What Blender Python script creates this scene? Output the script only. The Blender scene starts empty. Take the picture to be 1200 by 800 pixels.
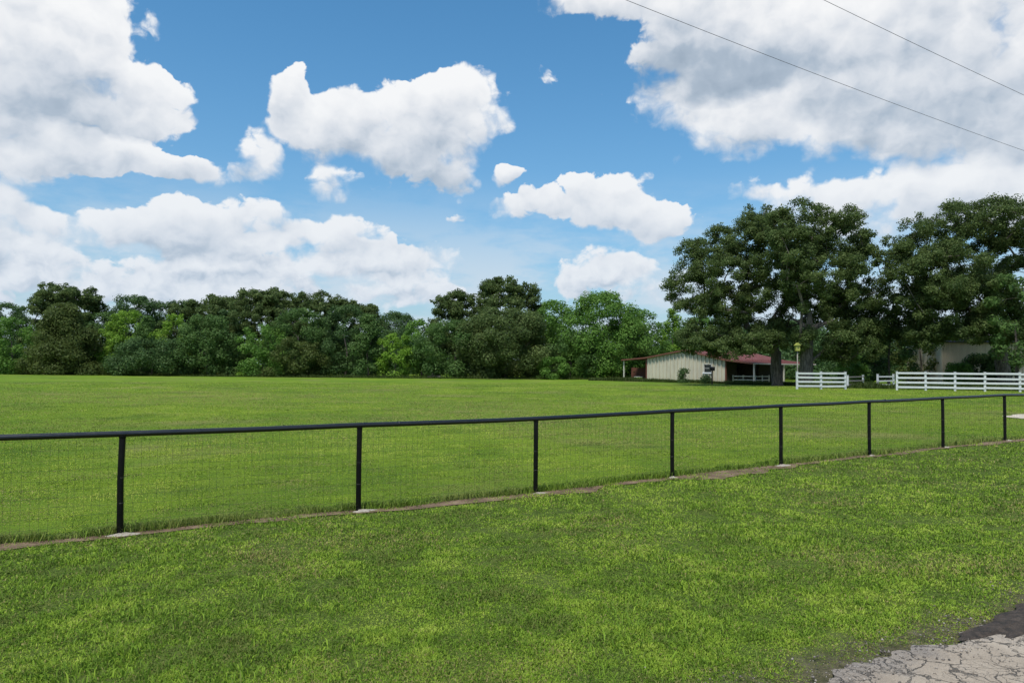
import bpy, math, random
import numpy as np

S = bpy.context.scene
COL = S.collection
rad = math.radians

# ------------------------------------------------------------------ camera
CZ = 1.9
FPX, W0, H0 = 850.0, 1200.0, 800.0
PITCH, ROLL = math.atan(29.4 / 850.0), 0.009
f_ = np.array([0, math.cos(PITCH), math.sin(PITCH)])
r0 = np.array([1.0, 0, 0])
u0 = np.cross(r0, f_)
r_ = math.cos(ROLL) * r0 + math.sin(ROLL) * u0
u_ = -math.sin(ROLL) * r0 + math.cos(ROLL) * u0
cam = bpy.data.objects.new("camera", bpy.data.cameras.new("camera"))
COL.objects.link(cam)
cam.data.sensor_width = 36.0
cam.data.sensor_fit = 'HORIZONTAL'
cam.data.lens = FPX / W0 * 36.0
cam.data.clip_start = 0.05
cam.data.clip_end = 5000
from mathutils import Matrix, Vector
cam.matrix_world = Matrix(((r_[0], u_[0], -f_[0], 0), (r_[1], u_[1], -f_[1], 0), (r_[2], u_[2], -f_[2], CZ), (0, 0, 0, 1)))
S.camera = cam


def ray(px, py):
    d = f_ * FPX + r_ * (px - 600) - u_ * (py - 400)
    return d / d[1]


def pw(px, py, Y):
    """the world point seen at photograph pixel (px, py) at distance Y"""
    return np.array([0, 0, CZ]) + ray(px, py) * Y


# ------------------------------------------------------------------ light
SUN_EL, SUN_AZ = 62.0, 205.0          # azimuth clockwise from +Y (north): behind the camera, a little to the left
sun = bpy.data.objects.new("sun", bpy.data.lights.new("sun", 'SUN'))
COL.objects.link(sun)
sun.data.energy = 4.2
sun.data.angle = rad(11)
sun.data.color = (1.0, 0.95, 0.87)
sd = Vector((math.sin(rad(SUN_AZ)) * math.cos(rad(SUN_EL)), math.cos(rad(SUN_AZ)) * math.cos(rad(SUN_EL)), math.sin(rad(SUN_EL))))
sun.rotation_euler = sd.to_track_quat('Z', 'Y').to_euler()
S.view_settings.view_transform = 'Standard'
S.view_settings.look = 'None'
S.view_settings.exposure = 0.0
S.view_settings.gamma = 1.0
S.view_settings.use_curve_mapping = False
S.cycles.max_bounces = 6
S.cycles.diffuse_bounces = 3
S.cycles.glossy_bounces = 2
S.cycles.transmission_bounces = 3
S.cycles.transparent_max_bounces = 4
S.cycles.use_denoising = True

# ------------------------------------------------------------------ world: sky with cumulus clouds
world = bpy.data.worlds.new("World")
S.world = world
world.use_nodes = True
NT = world.node_tree
NT.nodes.clear()


class G:
    """small helper for chaining nodes"""
    def __init__(s, nt):
        s.nt = nt

    def n(s, t, **k):
        x = s.nt.nodes.new(t)
        for a, b in k.items():
            setattr(x, a, b)
        return x

    def put(s, sock, v):
        if isinstance(v, (int, float)):
            sock.default_value = v
        elif isinstance(v, (tuple, list)):
            sock.default_value = v
        else:
            s.nt.links.new(v, sock)

    def m(s, op, a, b=None, c=None, clamp=False):
        x = s.n('ShaderNodeMath', operation=op)
        x.use_clamp = clamp
        for i, v in enumerate((a, b, c)):
            if v is not None:
                s.put(x.inputs[i], v)
        return x.outputs[0]

    def v(s, op, a, b=None, out=0):
        x = s.n('ShaderNodeVectorMath', operation=op)
        s.put(x.inputs[0], a)
        if b is not None:
            s.put(x.inputs[1], b)
        return x.outputs[out]

    def xyz(s, a, b, c=0.0):
        x = s.n('ShaderNodeCombineXYZ')
        for i, v in enumerate((a, b, c)):
            s.put(x.inputs[i], v)
        return x.outputs[0]

    def step(s, x, lo, hi, a=0.0, b=1.0):
        n = s.n('ShaderNodeMapRange', interpolation_type='SMOOTHSTEP')
        s.put(n.inputs[0], x)
        for i, v in enumerate((lo, hi, a, b)):
            s.put(n.inputs[i + 1], v)
        return n.outputs[0]

    def noise(s, p, scale, detail=3.0, rough=0.5, dims='3D', out=0, dist=0.0):
        n = s.n('ShaderNodeTexNoise', noise_dimensions=dims)
        s.put(n.inputs['Vector'], p)
        n.inputs['Scale'].default_value = scale
        n.inputs['Detail'].default_value = detail
        n.inputs['Roughness'].default_value = rough
        n.inputs['Distortion'].default_value = dist
        return n.outputs[out]

    def voro(s, p, scale, detail=3.0, rough=0.5, dims='2D', feature='SMOOTH_F1', smooth=0.4, lac=2.2):
        n = s.n('ShaderNodeTexVoronoi', voronoi_dimensions=dims, feature=feature)
        s.put(n.inputs['Vector'], p)
        n.inputs['Scale'].default_value = scale
        if feature != 'DISTANCE_TO_EDGE' or 'Detail' in n.inputs:
            n.inputs['Detail'].default_value = detail
            n.inputs['Roughness'].default_value = rough
            n.inputs['Lacunarity'].default_value = lac
        if 'Smoothness' in n.inputs:
            n.inputs['Smoothness'].default_value = smooth
        return n.outputs['Distance']

    def mix(s, f, a, b):
        n = s.n('ShaderNodeMix', data_type='RGBA')
        s.put(n.inputs[0], f)
        s.put(n.inputs[6], a if not isinstance(a, tuple) else (*a, 1)[:4])
        s.put(n.inputs[7], b if not isinstance(b, tuple) else (*b, 1)[:4])
        return n.outputs[2]

    def ramp(s, x, stops, interp='LINEAR'):
        n = s.n('ShaderNodeValToRGB')
        s.put(n.inputs[0], x)
        cr = n.color_ramp
        cr.interpolation = interp
        while len(cr.elements) < len(stops):
            cr.elements.new(0.5)
        for e, (p, c) in zip(cr.elements, stops):
            e.position = p
            e.color = (*c, 1)
        return n.outputs[0]


g = G(NT)
sky = g.n('ShaderNodeTexSky', sky_type='NISHITA')
sky.sun_disc = False
sky.sun_elevation = rad(SUN_EL)
sky.sun_rotation = rad(SUN_AZ)
sky.air_density = 1.0
sky.dust_density = 0.6
sky.ozone_density = 1.6
tc = g.n('ShaderNodeTexCoord').outputs['Generated']
sep = g.n('ShaderNodeSeparateXYZ')
NT.links.new(g.v('NORMALIZE', tc), sep.inputs[0])
az = g.m('ARCTAN2', sep.outputs[0], sep.outputs[1])
el = g.m('ARCSINE', sep.outputs[2])
P = g.xyz(az, el)


def ae(px, py):
    d = ray(px, py)
    d = d / np.linalg.norm(d)
    return math.atan2(d[0], d[1]), math.asin(d[2])


# every cumulus heap: centre and half sizes as seen from the place (photograph pixels of a 1200 wide frame -> azimuth, elevation)
HEAPS = [
    (40, 30, 115, 78, 1.0), (92, 62, 58, 64, 1.0), (40, 118, 110, 45, 1.0, .7), (165, 118, 60, 42, .95),
    (45, 172, 100, 26, .95), (150, 188, 95, 24, .95), (235, 203, 58, 20, .9), (308, 190, 27, 36, .95), (385, 217, 34, 20, .85),
    (345, 115, 30, 42, 1.0), (375, 150, 62, 48, 1.0), (445, 150, 78, 50, 1.1), (540, 132, 68, 56, 1.15), (500, 188, 72, 38, 1.0, .5),
    (10, 268, 48, 44, .9), (98, 262, 62, 26, .85), (202, 262, 66, 34, 1.0), (305, 262, 66, 28, .95), (395, 280, 75, 30, .95), (485, 305, 66, 32, .95), (205, 290, 80, 18, .8, .7), (300, 300, 60, 24, .9), (430, 308, 70, 26, .85), (30, 300, 70, 22, .8),
    (60, 315, 130, 26, .8), (230, 330, 120, 24, .8), (400, 325, 120, 24, .85), (100, 345, 170, 20, .85), (560, 352, 120, 16, .75), (250, 318, 70, 16, .8), (330, 352, 190, 18, .75), (500, 345, 90, 20, .7),
    (612, 238, 45, 24, .9), (705, 232, 78, 38, 1.05), (765, 262, 58, 34, .95), (690, 312, 85, 30, .85), (735, 335, 100, 32, .85),
    (599, 204, 17, 13, 1.0), (536, 258, 22, 8, .55),
    (690, -2, 80, 24, .85), (805, 25, 110, 48, 1.0, .4), (850, 78, 130, 40, 1.0, 1.1), (960, 40, 150, 80, 1.1), (1120, 60, 150, 110, 1.1, .3), (1090, 110, 130, 40, .8, .8), (790, 125, 62, 30, .9), (860, 148, 70, 36, 1.05), (985, 140, 100, 48, .9), (1130, 160, 110, 40, .7),
    (872, 219, 38, 18, .85), (955, 232, 72, 36, 1.0), (1055, 240, 85, 44, 1.0), (1145, 228, 70, 38, 1.0), (1230, 240, 70, 45, 1.0),
    (-90, 120, 120, 120, 1.0), (1330, 90, 130, 130, 1.0), (620, -90, 150, 40, .9), (250, -130, 150, 60, 1.0), (980, -120, 200, 70, 1.0),
]
warp = g.v('MULTIPLY', g.v('SUBTRACT', g.noise(P, 9.0, 4.0, .55, '2D', out=1), (.5, .5, .5)), (.075, .05, 0))
PWp = g.v('ADD', P, warp)
acc = None                                     # x: summed weight, y: summed weight * height inside the heap
for (x, y, rx, ry, k, *dim) in HEAPS:
    a0, e0 = ae(x, y)
    src = PWp
    if acc is not None:                        # a negligible term that makes the heaps be evaluated one after another
        sq = g.n('ShaderNodeVectorMath', operation='MULTIPLY_ADD')
        g.put(sq.inputs[0], acc)
        g.put(sq.inputs[1], (1e-9, 1e-9, 0))
        g.put(sq.inputs[2], PWp)
        src = sq.outputs[0]
    q = g.v('MULTIPLY', g.v('SUBTRACT', src, (a0, e0, 0)), (FPX / rx * .93, FPX / ry * .93, 0))
    w = g.m('MULTIPLY', g.m('SUBTRACT', 1.0, g.v('DOT_PRODUCT', q, q, out=1), clamp=True), k)
    hv = g.v('MULTIPLY_ADD', q, (0, 1, 0))
    hv.node.inputs[2].default_value = (1.0, -(dim[0] if dim else 0.0), 0)
    sc_ = g.n('ShaderNodeVectorMath', operation='MULTIPLY_ADD')
    g.put(sc_.inputs[0], hv)
    g.put(sc_.inputs[1], g.xyz(w, w, 0.0))
    g.put(sc_.inputs[2], acc if acc is not None else (0, 0, 0))
    acc = sc_.outputs[0]
asx = g.n('ShaderNodeSeparateXYZ')
NT.links.new(acc, asx.inputs[0])
Wsum, Hsum = asx.outputs[0], asx.outputs[1]
# open sky overhead and behind the camera: a looser random cover
cover = g.m('MULTIPLY', g.step(g.noise(tc, 2.6, 4.0, .55), .48, .62), g.m('MAXIMUM', g.step(el, .62, .8), g.step(g.m('ABSOLUTE', az), .8, .95)))
Wc = g.m('MINIMUM', g.m('ADD', Wsum, cover), 1.35)
Tpos = g.m('DIVIDE', Hsum, g.m('ADD', Wsum, .05))
pn = g.v('ADD', P, g.v('MULTIPLY', g.v('SUBTRACT', g.noise(P, 30.0, 3.0, .5, '2D', out=1), (.5, .5, .5)), (.02, .02, 0)))
pst = g.v('MULTIPLY', pn, (1.0, 1.25, 0))


def relief(p):
    pf = g.m('SUBTRACT', 1.0, g.voro(p, 20.0, 4.0, .48, smooth=.4))
    fb = g.noise(p, 12.0, 9.0, .57, '2D')
    return pf, fb


pf1, fb1 = relief(pst)
p2 = g.v('ADD', pst, (-.012, .026, 0))
pf2, fb2 = g.m('SUBTRACT', 1.0, g.voro(p2, 20.0, 3.0, .45, smooth=.5)), g.noise(p2, 12.0, 4.0, .5, '2D')
low = g.step(el, .20, .09)
hi1 = g.noise(pst, 30.0, 7.0, .56, '2D')
hi2 = g.noise(g.v('ADD', pst, (-.006, .014, 0)), 30.0, 4.0, .5, '2D')
n1 = g.m('MULTIPLY_ADD', g.m('SUBTRACT', pf1, .62), .60, g.m('MULTIPLY', g.m('SUBTRACT', fb1, .5), 1.15))
n1 = g.m('MULTIPLY_ADD', g.m('MULTIPLY', g.m('SUBTRACT', hi1, .5), low), 1.5, n1)
gs1 = g.m('MULTIPLY_ADD', pf1, .5, g.noise(pst, 12.0, 4.0, .5, '2D'))
gs2 = g.m('MULTIPLY_ADD', pf2, .5, fb2)
D = g.m('ADD', g.m('MULTIPLY_ADD', low, -.20, Wc), n1)
soft = g.step(g.noise(P, 6.0, 2.0, .5, '2D'), .36, .62, .24, .8)
soft = g.m('MULTIPLY', soft, g.step(Tpos, -.1, .45, 1.0, .42))
alpha = g.step(D, .12, g.m('ADD', .12, soft))
grad = g.m('MULTIPLY_ADD', g.m('MULTIPLY', g.m('SUBTRACT', hi1, hi2), low), 2.4, g.m('SUBTRACT', gs1, gs2))
lit = g.m('MULTIPLY_ADD', Tpos, .50, .72)
lit = g.m('MULTIPLY_ADD', grad, .52, lit)
lit = g.m('MULTIPLY_ADD', g.m('SUBTRACT', 1.0, D), .16, lit)
lit = g.m('MULTIPLY_ADD', g.m('SUBTRACT', g.noise(P, 7.0, 3.0, .5, '2D'), .5), .22, lit, clamp=True)
ccol = g.ramp(lit, [(0.0, (.27, .35, .45)), (.3, (.40, .48, .58)), (.55, (.68, .72, .78)), (.8, (.88, .89, .91)), (1.0, (.97, .97, .97))])
# air light near the horizon over the far clouds
air = g.m('EXPONENT', g.m('MULTIPLY', g.m('MAXIMUM', el, 0.0), -7.0))
air_c = g.m('EXPONENT', g.m('MULTIPLY', g.m('MAXIMUM', el, 0.0), -5.2))
ccol = g.mix(g.m('MULTIPLY', air_c, .85), ccol, (.56, .67, .80))
bg_sky = g.n('ShaderNodeBackground')
skyc = g.v('MULTIPLY', sky.outputs[0], g.mix(g.m('MULTIPLY', air, 1.5, clamp=True), (.63, 1.33, 1.58), (.86, 1.06, 1.16)))
skyc = g.mix(g.m('MULTIPLY', air, .75), skyc, (4.6, 6.3, 7.7))
veil = g.m('MULTIPLY', g.m('MULTIPLY', g.step(el, .27, .08), g.step(g.noise(g.v('MULTIPLY', P, (1.0, 3.2, 0)), 5.5, 6.0, .6, '2D'), .30, .60)), .85)
skyc = g.mix(veil, skyc, (6.2, 7.2, 8.2))
NT.links.new(skyc, bg_sky.inputs[0])
bg_sky.inputs[1].default_value = 0.10
bg_cl = g.n('ShaderNodeBackground')
NT.links.new(ccol, bg_cl.inputs[0])
bg_cl.inputs[1].default_value = 1.0
mx = g.n('ShaderNodeMixShader')
NT.links.new(alpha, mx.inputs[0])
NT.links.new(bg_sky.outputs[0], mx.inputs[1])
NT.links.new(bg_cl.outputs[0], mx.inputs[2])
wo = g.n('ShaderNodeOutputWorld')
NT.links.new(mx.outputs[0], wo.inputs[0])
world.cycles.sampling_method = 'MANUAL'
world.cycles.sample_map_resolution = 256

#### STRUCTURE
# ------------------------------------------------------------------ helpers
def tag(o, label=None, cat=None, group=None, kind=None):
    for k, v in (("label", label), ("category", cat), ("group", group), ("kind", kind)):
        if v:
            o[k] = v
    return o


def empty(name, loc=(0, 0, 0), rz=0.0):
    o = bpy.data.objects.new(name, None)
    COL.objects.link(o)
    o.location = loc
    o.rotation_euler = (0, 0, rz)
    return o


class MB:
    """collects vertices and faces, then links them as ONE mesh object"""
    def __init__(s):
        s.v, s.f, s.n = [], [], 0

    def add(s, verts, faces):
        verts = np.asarray(verts, float).reshape(-1, 3)
        s.v.append(verts)
        s.f.append((np.asarray(faces, int) + s.n) if not isinstance(faces, list) else [tuple(i + s.n for i in f) for f in faces])
        s.n += len(verts)

    def box(s, c, size, ax=None, bev=0.0):
        """box with centre c, full size, optional 3x3 axes (rows)"""
        A = np.eye(3) if ax is None else np.asarray(ax, float)
        h = np.asarray(size, float) / 2
        if bev <= 0:
            p = np.array([[i, j, k] for i in (-1, 1) for j in (-1, 1) for k in (-1, 1)], float) * h
            s.add(np.asarray(c, float) + p @ A, [(0, 1, 3, 2), (4, 6, 7, 5), (0, 4, 5, 1), (2, 3, 7, 6), (0, 2, 6, 4), (1, 5, 7, 3)])
        else:
            import bmesh
            bm = bmesh.new()
            bmesh.ops.create_cube(bm, size=1.0)
            for v in bm.verts:
                v.co = Vector((v.co.x * 2 * h[0], v.co.y * 2 * h[1], v.co.z * 2 * h[2]))
            bmesh.ops.bevel(bm, geom=bm.edges[:], offset=bev, segments=2, affect='EDGES')
            bm.verts.index_update()
            p = np.array([v.co[:] for v in bm.verts])
            s.add(np.asarray(c, float) + p @ A, [tuple(v.index for v in f.verts) for f in bm.faces])
            bm.free()

    def tube(s, path, radii, n=8, caps=True):
        path = np.asarray(path, float)
        m = len(path)
        radii = np.full(m, radii, float) if np.isscalar(radii) else np.asarray(radii, float)
        t = np.gradient(path, axis=0)
        t /= np.linalg.norm(t, axis=1)[:, None] + 1e-12
        ref = np.array([0, 0, 1.0]) if abs(t[0, 2]) < .8 else np.array([1.0, 0, 0])
        a = np.cross(t, ref)
        a /= np.linalg.norm(a, axis=1)[:, None] + 1e-12
        b = np.cross(t, a)
        th = np.arange(n) / n * 2 * math.pi
        ring = path[:, None] + radii[:, None, None] * (np.cos(th)[None, :, None] * a[:, None] + np.sin(th)[None, :, None] * b[:, None])
        i, j = np.meshgrid(np.arange(m - 1), np.arange(n), indexing='ij')
        q = np.stack([i * n + j, i * n + (j + 1) % n, (i + 1) * n + (j + 1) % n, (i + 1) * n + j], -1).reshape(-1, 4)
        fs = [tuple(x) for x in q.tolist()]
        if caps:
            fs += [tuple(range(n))[::-1], tuple((m - 1) * n + k for k in range(n))]
        s.add(ring.reshape(-1, 3), fs)

    def build(s, name, mat, parent=None, smooth=False):
        me = bpy.data.meshes.new(name)
        fl = []
        for f in s.f:
            fl += [tuple(x) for x in (f.tolist() if isinstance(f, np.ndarray) else f)]
        me.from_pydata(np.concatenate(s.v).tolist() if s.v else [], [], fl)
        me.update()
        if smooth:
            me.shade_smooth()
        return link(name, me, mat, parent)


def link(name, me, mat, parent=None):
    me.materials.append(mat)
    o = bpy.data.objects.new(name, me)
    COL.objects.link(o)
    if parent is not None:
        o.parent = parent
    return o


def smooth_by_angle(o, deg=40):
    o.data.shade_smooth()
    me = o.data
    import bmesh
    bm = bmesh.new()
    bm.from_mesh(me)
    for e in bm.edges:
        e.smooth = not (len(e.link_faces) == 2 and e.calc_face_angle(0) > rad(deg))
    bm.to_mesh(me)
    bm.free()


def big_mesh(name, verts, loops, starts, attrs=None):
    """fast mesh from flat arrays; attrs: name -> (domain, floats)"""
    me = bpy.data.meshes.new(name)
    me.vertices.add(len(verts))
    me.vertices.foreach_set('co', np.asarray(verts, np.float32).ravel())
    me.loops.add(len(loops))
    me.loops.foreach_set('vertex_index', np.asarray(loops, np.int32))
    me.polygons.add(len(starts))
    me.polygons.foreach_set('loop_start', np.asarray(starts, np.int32))
    me.update(calc_edges=True)
    for k, (dom, a) in (attrs or {}).items():
        at = me.attributes.new(k, 'FLOAT', dom)
        at.data.foreach_set('value', np.asarray(a, np.float32))
    return me


def vnoise(x, y, seed=0):
    """smooth value noise, 0..1"""
    R = np.random.RandomState(seed).rand(64, 64)
    xi, yi = np.floor(x).astype(int), np.floor(y).astype(int)
    fx, fy = x - xi, y - yi
    fx, fy = fx * fx * (3 - 2 * fx), fy * fy * (3 - 2 * fy)
    a, b, c, d = R[xi % 64, yi % 64], R[(xi + 1) % 64, yi % 64], R[xi % 64, (yi + 1) % 64], R[(xi + 1) % 64, (yi + 1) % 64]
    return (a * (1 - fx) + b * fx) * (1 - fy) + (c * (1 - fx) + d * fx) * fy


def fbm(x, y, seed=0, oct=3):
    t, a, n = 0, 1.0, 0
    for o in range(oct):
        t = t + a * vnoise(x * 2 ** o + 17.3 * o, y * 2 ** o + 5.1 * o, seed + o)
        n += a
        a *= .5
    return t / n


# ------------------------------------------------------------------ materials
def mat(name):
    m = bpy.data.materials.new(name)
    m.use_nodes = True
    nt = m.node_tree
    p = nt.nodes['Principled BSDF']
    return m, G(nt), p


def bump(gg, p, h, dist, strength=1.0):
    b = gg.n('ShaderNodeBump')
    b.inputs['Distance'].default_value = dist
    b.inputs['Strength'].default_value = strength
    gg.put(b.inputs['Height'], h)
    gg.nt.links.new(b.outputs[0], p.inputs['Normal'])


def attr(gg, name):
    a = gg.n('ShaderNodeAttribute')
    a.attribute_name = name
    return a.outputs['Fac']


def worldpos(gg):
    return gg.n('ShaderNodeNewGeometry').outputs['Position']


def objpos(gg):
    return gg.n('ShaderNodeTexCoord').outputs['Object']


def paint(name, col, rough=.4, vary=.15, scale=3.0, dirt=None, dirt_amt=.35, metal=0.0, bmp=0.0, spec=.5):
    m, gg, p = mat(name)
    o = objpos(gg)
    n = gg.noise(o, scale, 5.0, .6)
    dark = tuple(c * (1 - vary) for c in col)
    light = tuple(min(1, c * (1 + vary * .6)) for c in col)
    c = gg.mix(n, dark, light)
    if dirt:
        f = gg.step(gg.noise(o, scale * 2.3, 6.0, .65), .5, .72, 0, dirt_amt)
        c = gg.mix(f, c, dirt)
    gg.nt.links.new(c, p.inputs['Base Color'])
    gg.put(p.inputs['Roughness'], gg.m('MULTIPLY_ADD', n, .25, rough - .12))
    p.inputs['Metallic'].default_value = metal
    p.inputs['Specular IOR Level'].default_value = spec
    if bmp:
        bump(gg, p, gg.noise(o, scale * 8, 4.0, .6), bmp)
    return m


def leaf_mat(name, dark, mid, light, trans=.38, rough=.55):
    """leaves: each leaf has its own tint, clumps vary a little"""
    m, gg, p = mat(name)
    t = attr(gg, 'tint')
    n = gg.noise(objpos(gg), .55, 3.0, .5)
    f = gg.m('ADD', gg.m('MULTIPLY', t, .55), gg.m('MULTIPLY', n, .45))
    c = gg.ramp(f, [(.15, dark), (.5, mid), (.85, light)])
    gg.nt.links.new(c, p.inputs['Base Color'])
    p.inputs['Roughness'].default_value = rough
    p.inputs['Specular IOR Level'].default_value = .15
    tr = gg.n('ShaderNodeBsdfTranslucent')
    gg.nt.links.new(gg.mix(.5, c, tuple(min(1, x * 1.7) for x in mid)), tr.inputs[0])
    ms = gg.n('ShaderNodeMixShader')
    ms.inputs[0].default_value = trans
    gg.nt.links.new(p.outputs[0], ms.inputs[1])
    gg.nt.links.new(tr.outputs[0], ms.inputs[2])
    gg.nt.links.new(ms.outputs[0], gg.nt.nodes['Material Output'].inputs[0])
    return m


def bark_mat(name, a, b):
    m, gg, p = mat(name)
    o = objpos(gg)
    st = gg.v('MULTIPLY', o, (6.0, 6.0, 1.2))
    n = gg.noise(st, 1.6, 6.0, .65)
    gg.nt.links.new(gg.mix(gg.step(n, .35, .68), a, b), p.inputs['Base Color'])
    p.inputs['Roughness'].default_value = .9
    bump(gg, p, n, .05)
    return m


M = {}
M['bark'] = bark_mat('oak bark', (.05, .042, .034), (.17, .15, .125))
M['bark_dark'] = bark_mat('dark bark', (.035, .03, .025), (.10, .085, .07))
M['leaf_oak'] = leaf_mat('oak leaves', (0.0361, 0.0612, 0.0195), (0.0862, 0.1279, 0.0375), (0.1808, 0.2295, 0.0765))
M['leaf_dark'] = leaf_mat('dark leaves', (0.0306, 0.0612, 0.0222), (0.0668, 0.1224, 0.039), (0.1252, 0.2017, 0.064))
M['leaf_grey'] = leaf_mat('grey green leaves', (0.0388, 0.0775, 0.0205), (0.0798, 0.1482, 0.0388), (0.1539, 0.2394, 0.0684))
M['leaf_rough'] = leaf_mat('rough grass', (.03, .05, .012), (.06, .09, .02), (.13, .15, .05))  # dark uncut grass; under the oaks the colour also stands in for ground shade
M['leaf_mid'] = leaf_mat('mid green leaves', (0.05, 0.1113, 0.0195), (0.1085, 0.2156, 0.039), (0.2017, 0.3338, 0.0695))
M['leaf_bright'] = leaf_mat('bright leaves', (0.085, 0.165, 0.018), (0.165, 0.29, 0.034), (0.26, 0.4, 0.06), .38)
M['leaf_cedar'] = leaf_mat('cedar needles', (0.0417, 0.0695, 0.0181), (0.0807, 0.1113, 0.0278), (0.1321, 0.1696, 0.0473))
M['black_pipe'] = paint('black pipe paint', (.004, .004, .0045), .30, .3, 6.0, (.02, .018, .016), .3, spec=.28)
M['wire'] = paint('dark wire', (.08, .08, .075), .55, .2, 4.0, metal=.6)
M['concrete'] = paint('pale concrete', (.38, .34, .285), .9, .35, 8.0, (.17, .125, .08), .95, bmp=.01, spec=.2)
M['white'] = paint('white fence paint', (.58, .595, .61), .5, .14, 2.5, (.40, .40, .36), .4)
M['oldboard'] = paint('weathered rail boards', (.27, .25, .22), .8, .25, 4.0, (.12, .1, .08), .6)
M['redbrown'] = paint('red brown trim', (.16, .06, .04), .6, .2, 3.0, (.08, .05, .04), .5)
M['post_white'] = paint('white post paint', (.52, .51, .47), .55, .1, 3.0, (.35, .3, .25), .4)
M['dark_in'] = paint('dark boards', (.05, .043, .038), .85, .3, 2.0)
M['glass'] = paint('dark window glass', (.02, .024, .026), .12, .2, 2.0)
M['black_iron'] = paint('black iron', (.012, .012, .012), .55, .2, 5.0)
M['yellow'] = paint('yellow paint', (.34, .36, .08), .6, .15, 5.0, (.2, .22, .06), .5)
M['pole_wood'] = bark_mat('pole timber', (.11, .085, .06), (.24, .20, .15))
M['cable'] = paint('black cable', (.09, .09, .10), .6, .2, 2.0)
M['tub'] = paint('white plastic', (.72, .74, .76), .4, .05, 3.0)
M['house'] = None


def metal_wall(name, col, streak, pitch, axis):
    m, gg, p = mat(name)
    o = objpos(gg)
    st = gg.v('MULTIPLY', o, (2.2, 2.2, .35))
    n = gg.noise(st, 1.5, 5.0, .6)
    n2 = gg.noise(o, .6, 4.0, .55)
    sp = gg.n('ShaderNodeSeparateXYZ')
    gg.nt.links.new(o, sp.inputs[0])
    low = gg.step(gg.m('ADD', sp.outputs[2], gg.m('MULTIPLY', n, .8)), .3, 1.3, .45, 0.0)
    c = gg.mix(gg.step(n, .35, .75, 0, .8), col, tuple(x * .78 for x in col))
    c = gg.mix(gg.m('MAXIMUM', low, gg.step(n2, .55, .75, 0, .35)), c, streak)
    gg.nt.links.new(c, p.inputs['Base Color'])
    p.inputs['Roughness'].default_value = .6
    return m


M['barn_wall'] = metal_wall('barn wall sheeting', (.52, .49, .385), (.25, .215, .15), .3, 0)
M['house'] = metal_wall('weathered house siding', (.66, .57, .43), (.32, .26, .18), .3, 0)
M['red_roof'] = paint('faded red metal roof', (.20, .07, .065), .55, .3, .8, (.13, .085, .075), .8)

# ------------------------------------------------------------------ terrain
TH = 0.5352
U2 = np.array([math.cos(TH), math.sin(TH)])       # along the fence
N2 = np.array([-math.sin(TH), math.cos(TH)])      # away from the road
F0 = np.array([-4.325, 8.106])
SP = 2.729
FC = float(N2 @ F0)                               # fence offset
FT = float(U2 @ F0)
H_F = 1.15


def on_ground(px, py, Y):
    p = pw(px, py, Y)
    return [p[0], p[1], p[2]]


CT = []
for (px, py, k) in ((142.8, 627, 0), (421, 600, 1), (624.8, 579, 2), (788, 560, 3), (915.6, 546, 4), (1018, 533, 5), (1103, 524, 6), (1175.5, 515, 7)):
    xy = F0 + U2 * SP * k
    CT.append([xy[0], xy[1], CZ - (py - (429.4 + (px - 600) * .009)) / FPX * xy[1]])
CT += [on_ground(0, 438, 108), on_ground(200, 440, 108), on_ground(400, 442, 107), on_ground(600, 443.5, 105), on_ground(720, 445, 98),
       on_ground(760, 445.5, 95), on_ground(850, 449.5, 85), on_ground(910, 451, 80), on_ground(938, 455.5, 58), on_ground(1050, 457, 57), on_ground(1195, 459, 55), on_ground(1190, 490, 27)]
for t in (-30, -10, 5, 20, 45):
    for n_ in (-8, 0, 2.7):
        q = U2 * t + N2 * n_
        CT.append([q[0], q[1], .12 + .003 * t])
for (x, y, z) in ((-300, 100, .6), (300, 100, .5), (0, 300, 1.2), (-300, 400, 1.5), (300, 400, 1.5), (-60, 60, .28), (-40, 30, .12), (0, 50, .2), (15, 40, .22), (-200, -80, 0), (200, -80, .2), (60, 30, .3), (40, 70, .45), (70, 80, .5)):
    CT.append([x, y, z])
CT = np.array(CT)


def _k(a, b):
    d = np.linalg.norm(a[:, None, :2] - b[None, :, :2], axis=2)
    return d


_K = _k(CT, CT) + 0.0
_n = len(CT)
_A = np.zeros((_n + 3, _n + 3))
_A[:_n, :_n] = _K - np.eye(_n) * 6.0
_A[:_n, _n:] = np.c_[np.ones(_n), CT[:, :2]]
_A[_n:, :_n] = _A[:_n, _n:].T
_w = np.linalg.solve(_A, np.r_[CT[:, 2], 0, 0, 0])


def gz(xy):
    xy = np.atleast_2d(np.asarray(xy, float))
    out = np.zeros(len(xy))
    for i in range(0, len(xy), 100000):
        q = xy[i:i + 100000]
        out[i:i + 100000] = _k(q, CT) @ _w[:_n] + _w[_n] + q @ _w[_n + 1:]
    return out


def g1(x, y):
    return float(gz([[x, y]])[0])


def gp(px, Y):
    """point on the ground below pixel column px at distance Y"""
    x = ray(px, 440)[0] * Y
    return np.array([x, Y, g1(x, Y)])


def dirt_edges(t):
    """ragged front and back edge of the bare soil under the fence, as offsets from the fence line"""
    a = fbm(t * 1.1 + 40, t * 0 + 3.3, 11, 4)
    b = fbm(t * 1.3 + 7, t * 0 + 8.1, 12, 4)
    wob = fbm(t * .22 + 9, t * 0 + 1.7, 14, 2)
    front = -.10 - np.clip(1.1 * (a - .26), 0, 1) * np.clip(2.4 * (wob - .18), .25, 1.3) * np.clip(1.25 - (t - FT) / 22, .3, 1)
    back = .02 + .28 * (b - .35)
    return front, back


def mound(xy):
    """small undulation of turf"""
    return .05 * (fbm(xy[:, 0] * .35, xy[:, 1] * .35, 21, 3) - .5)


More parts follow.
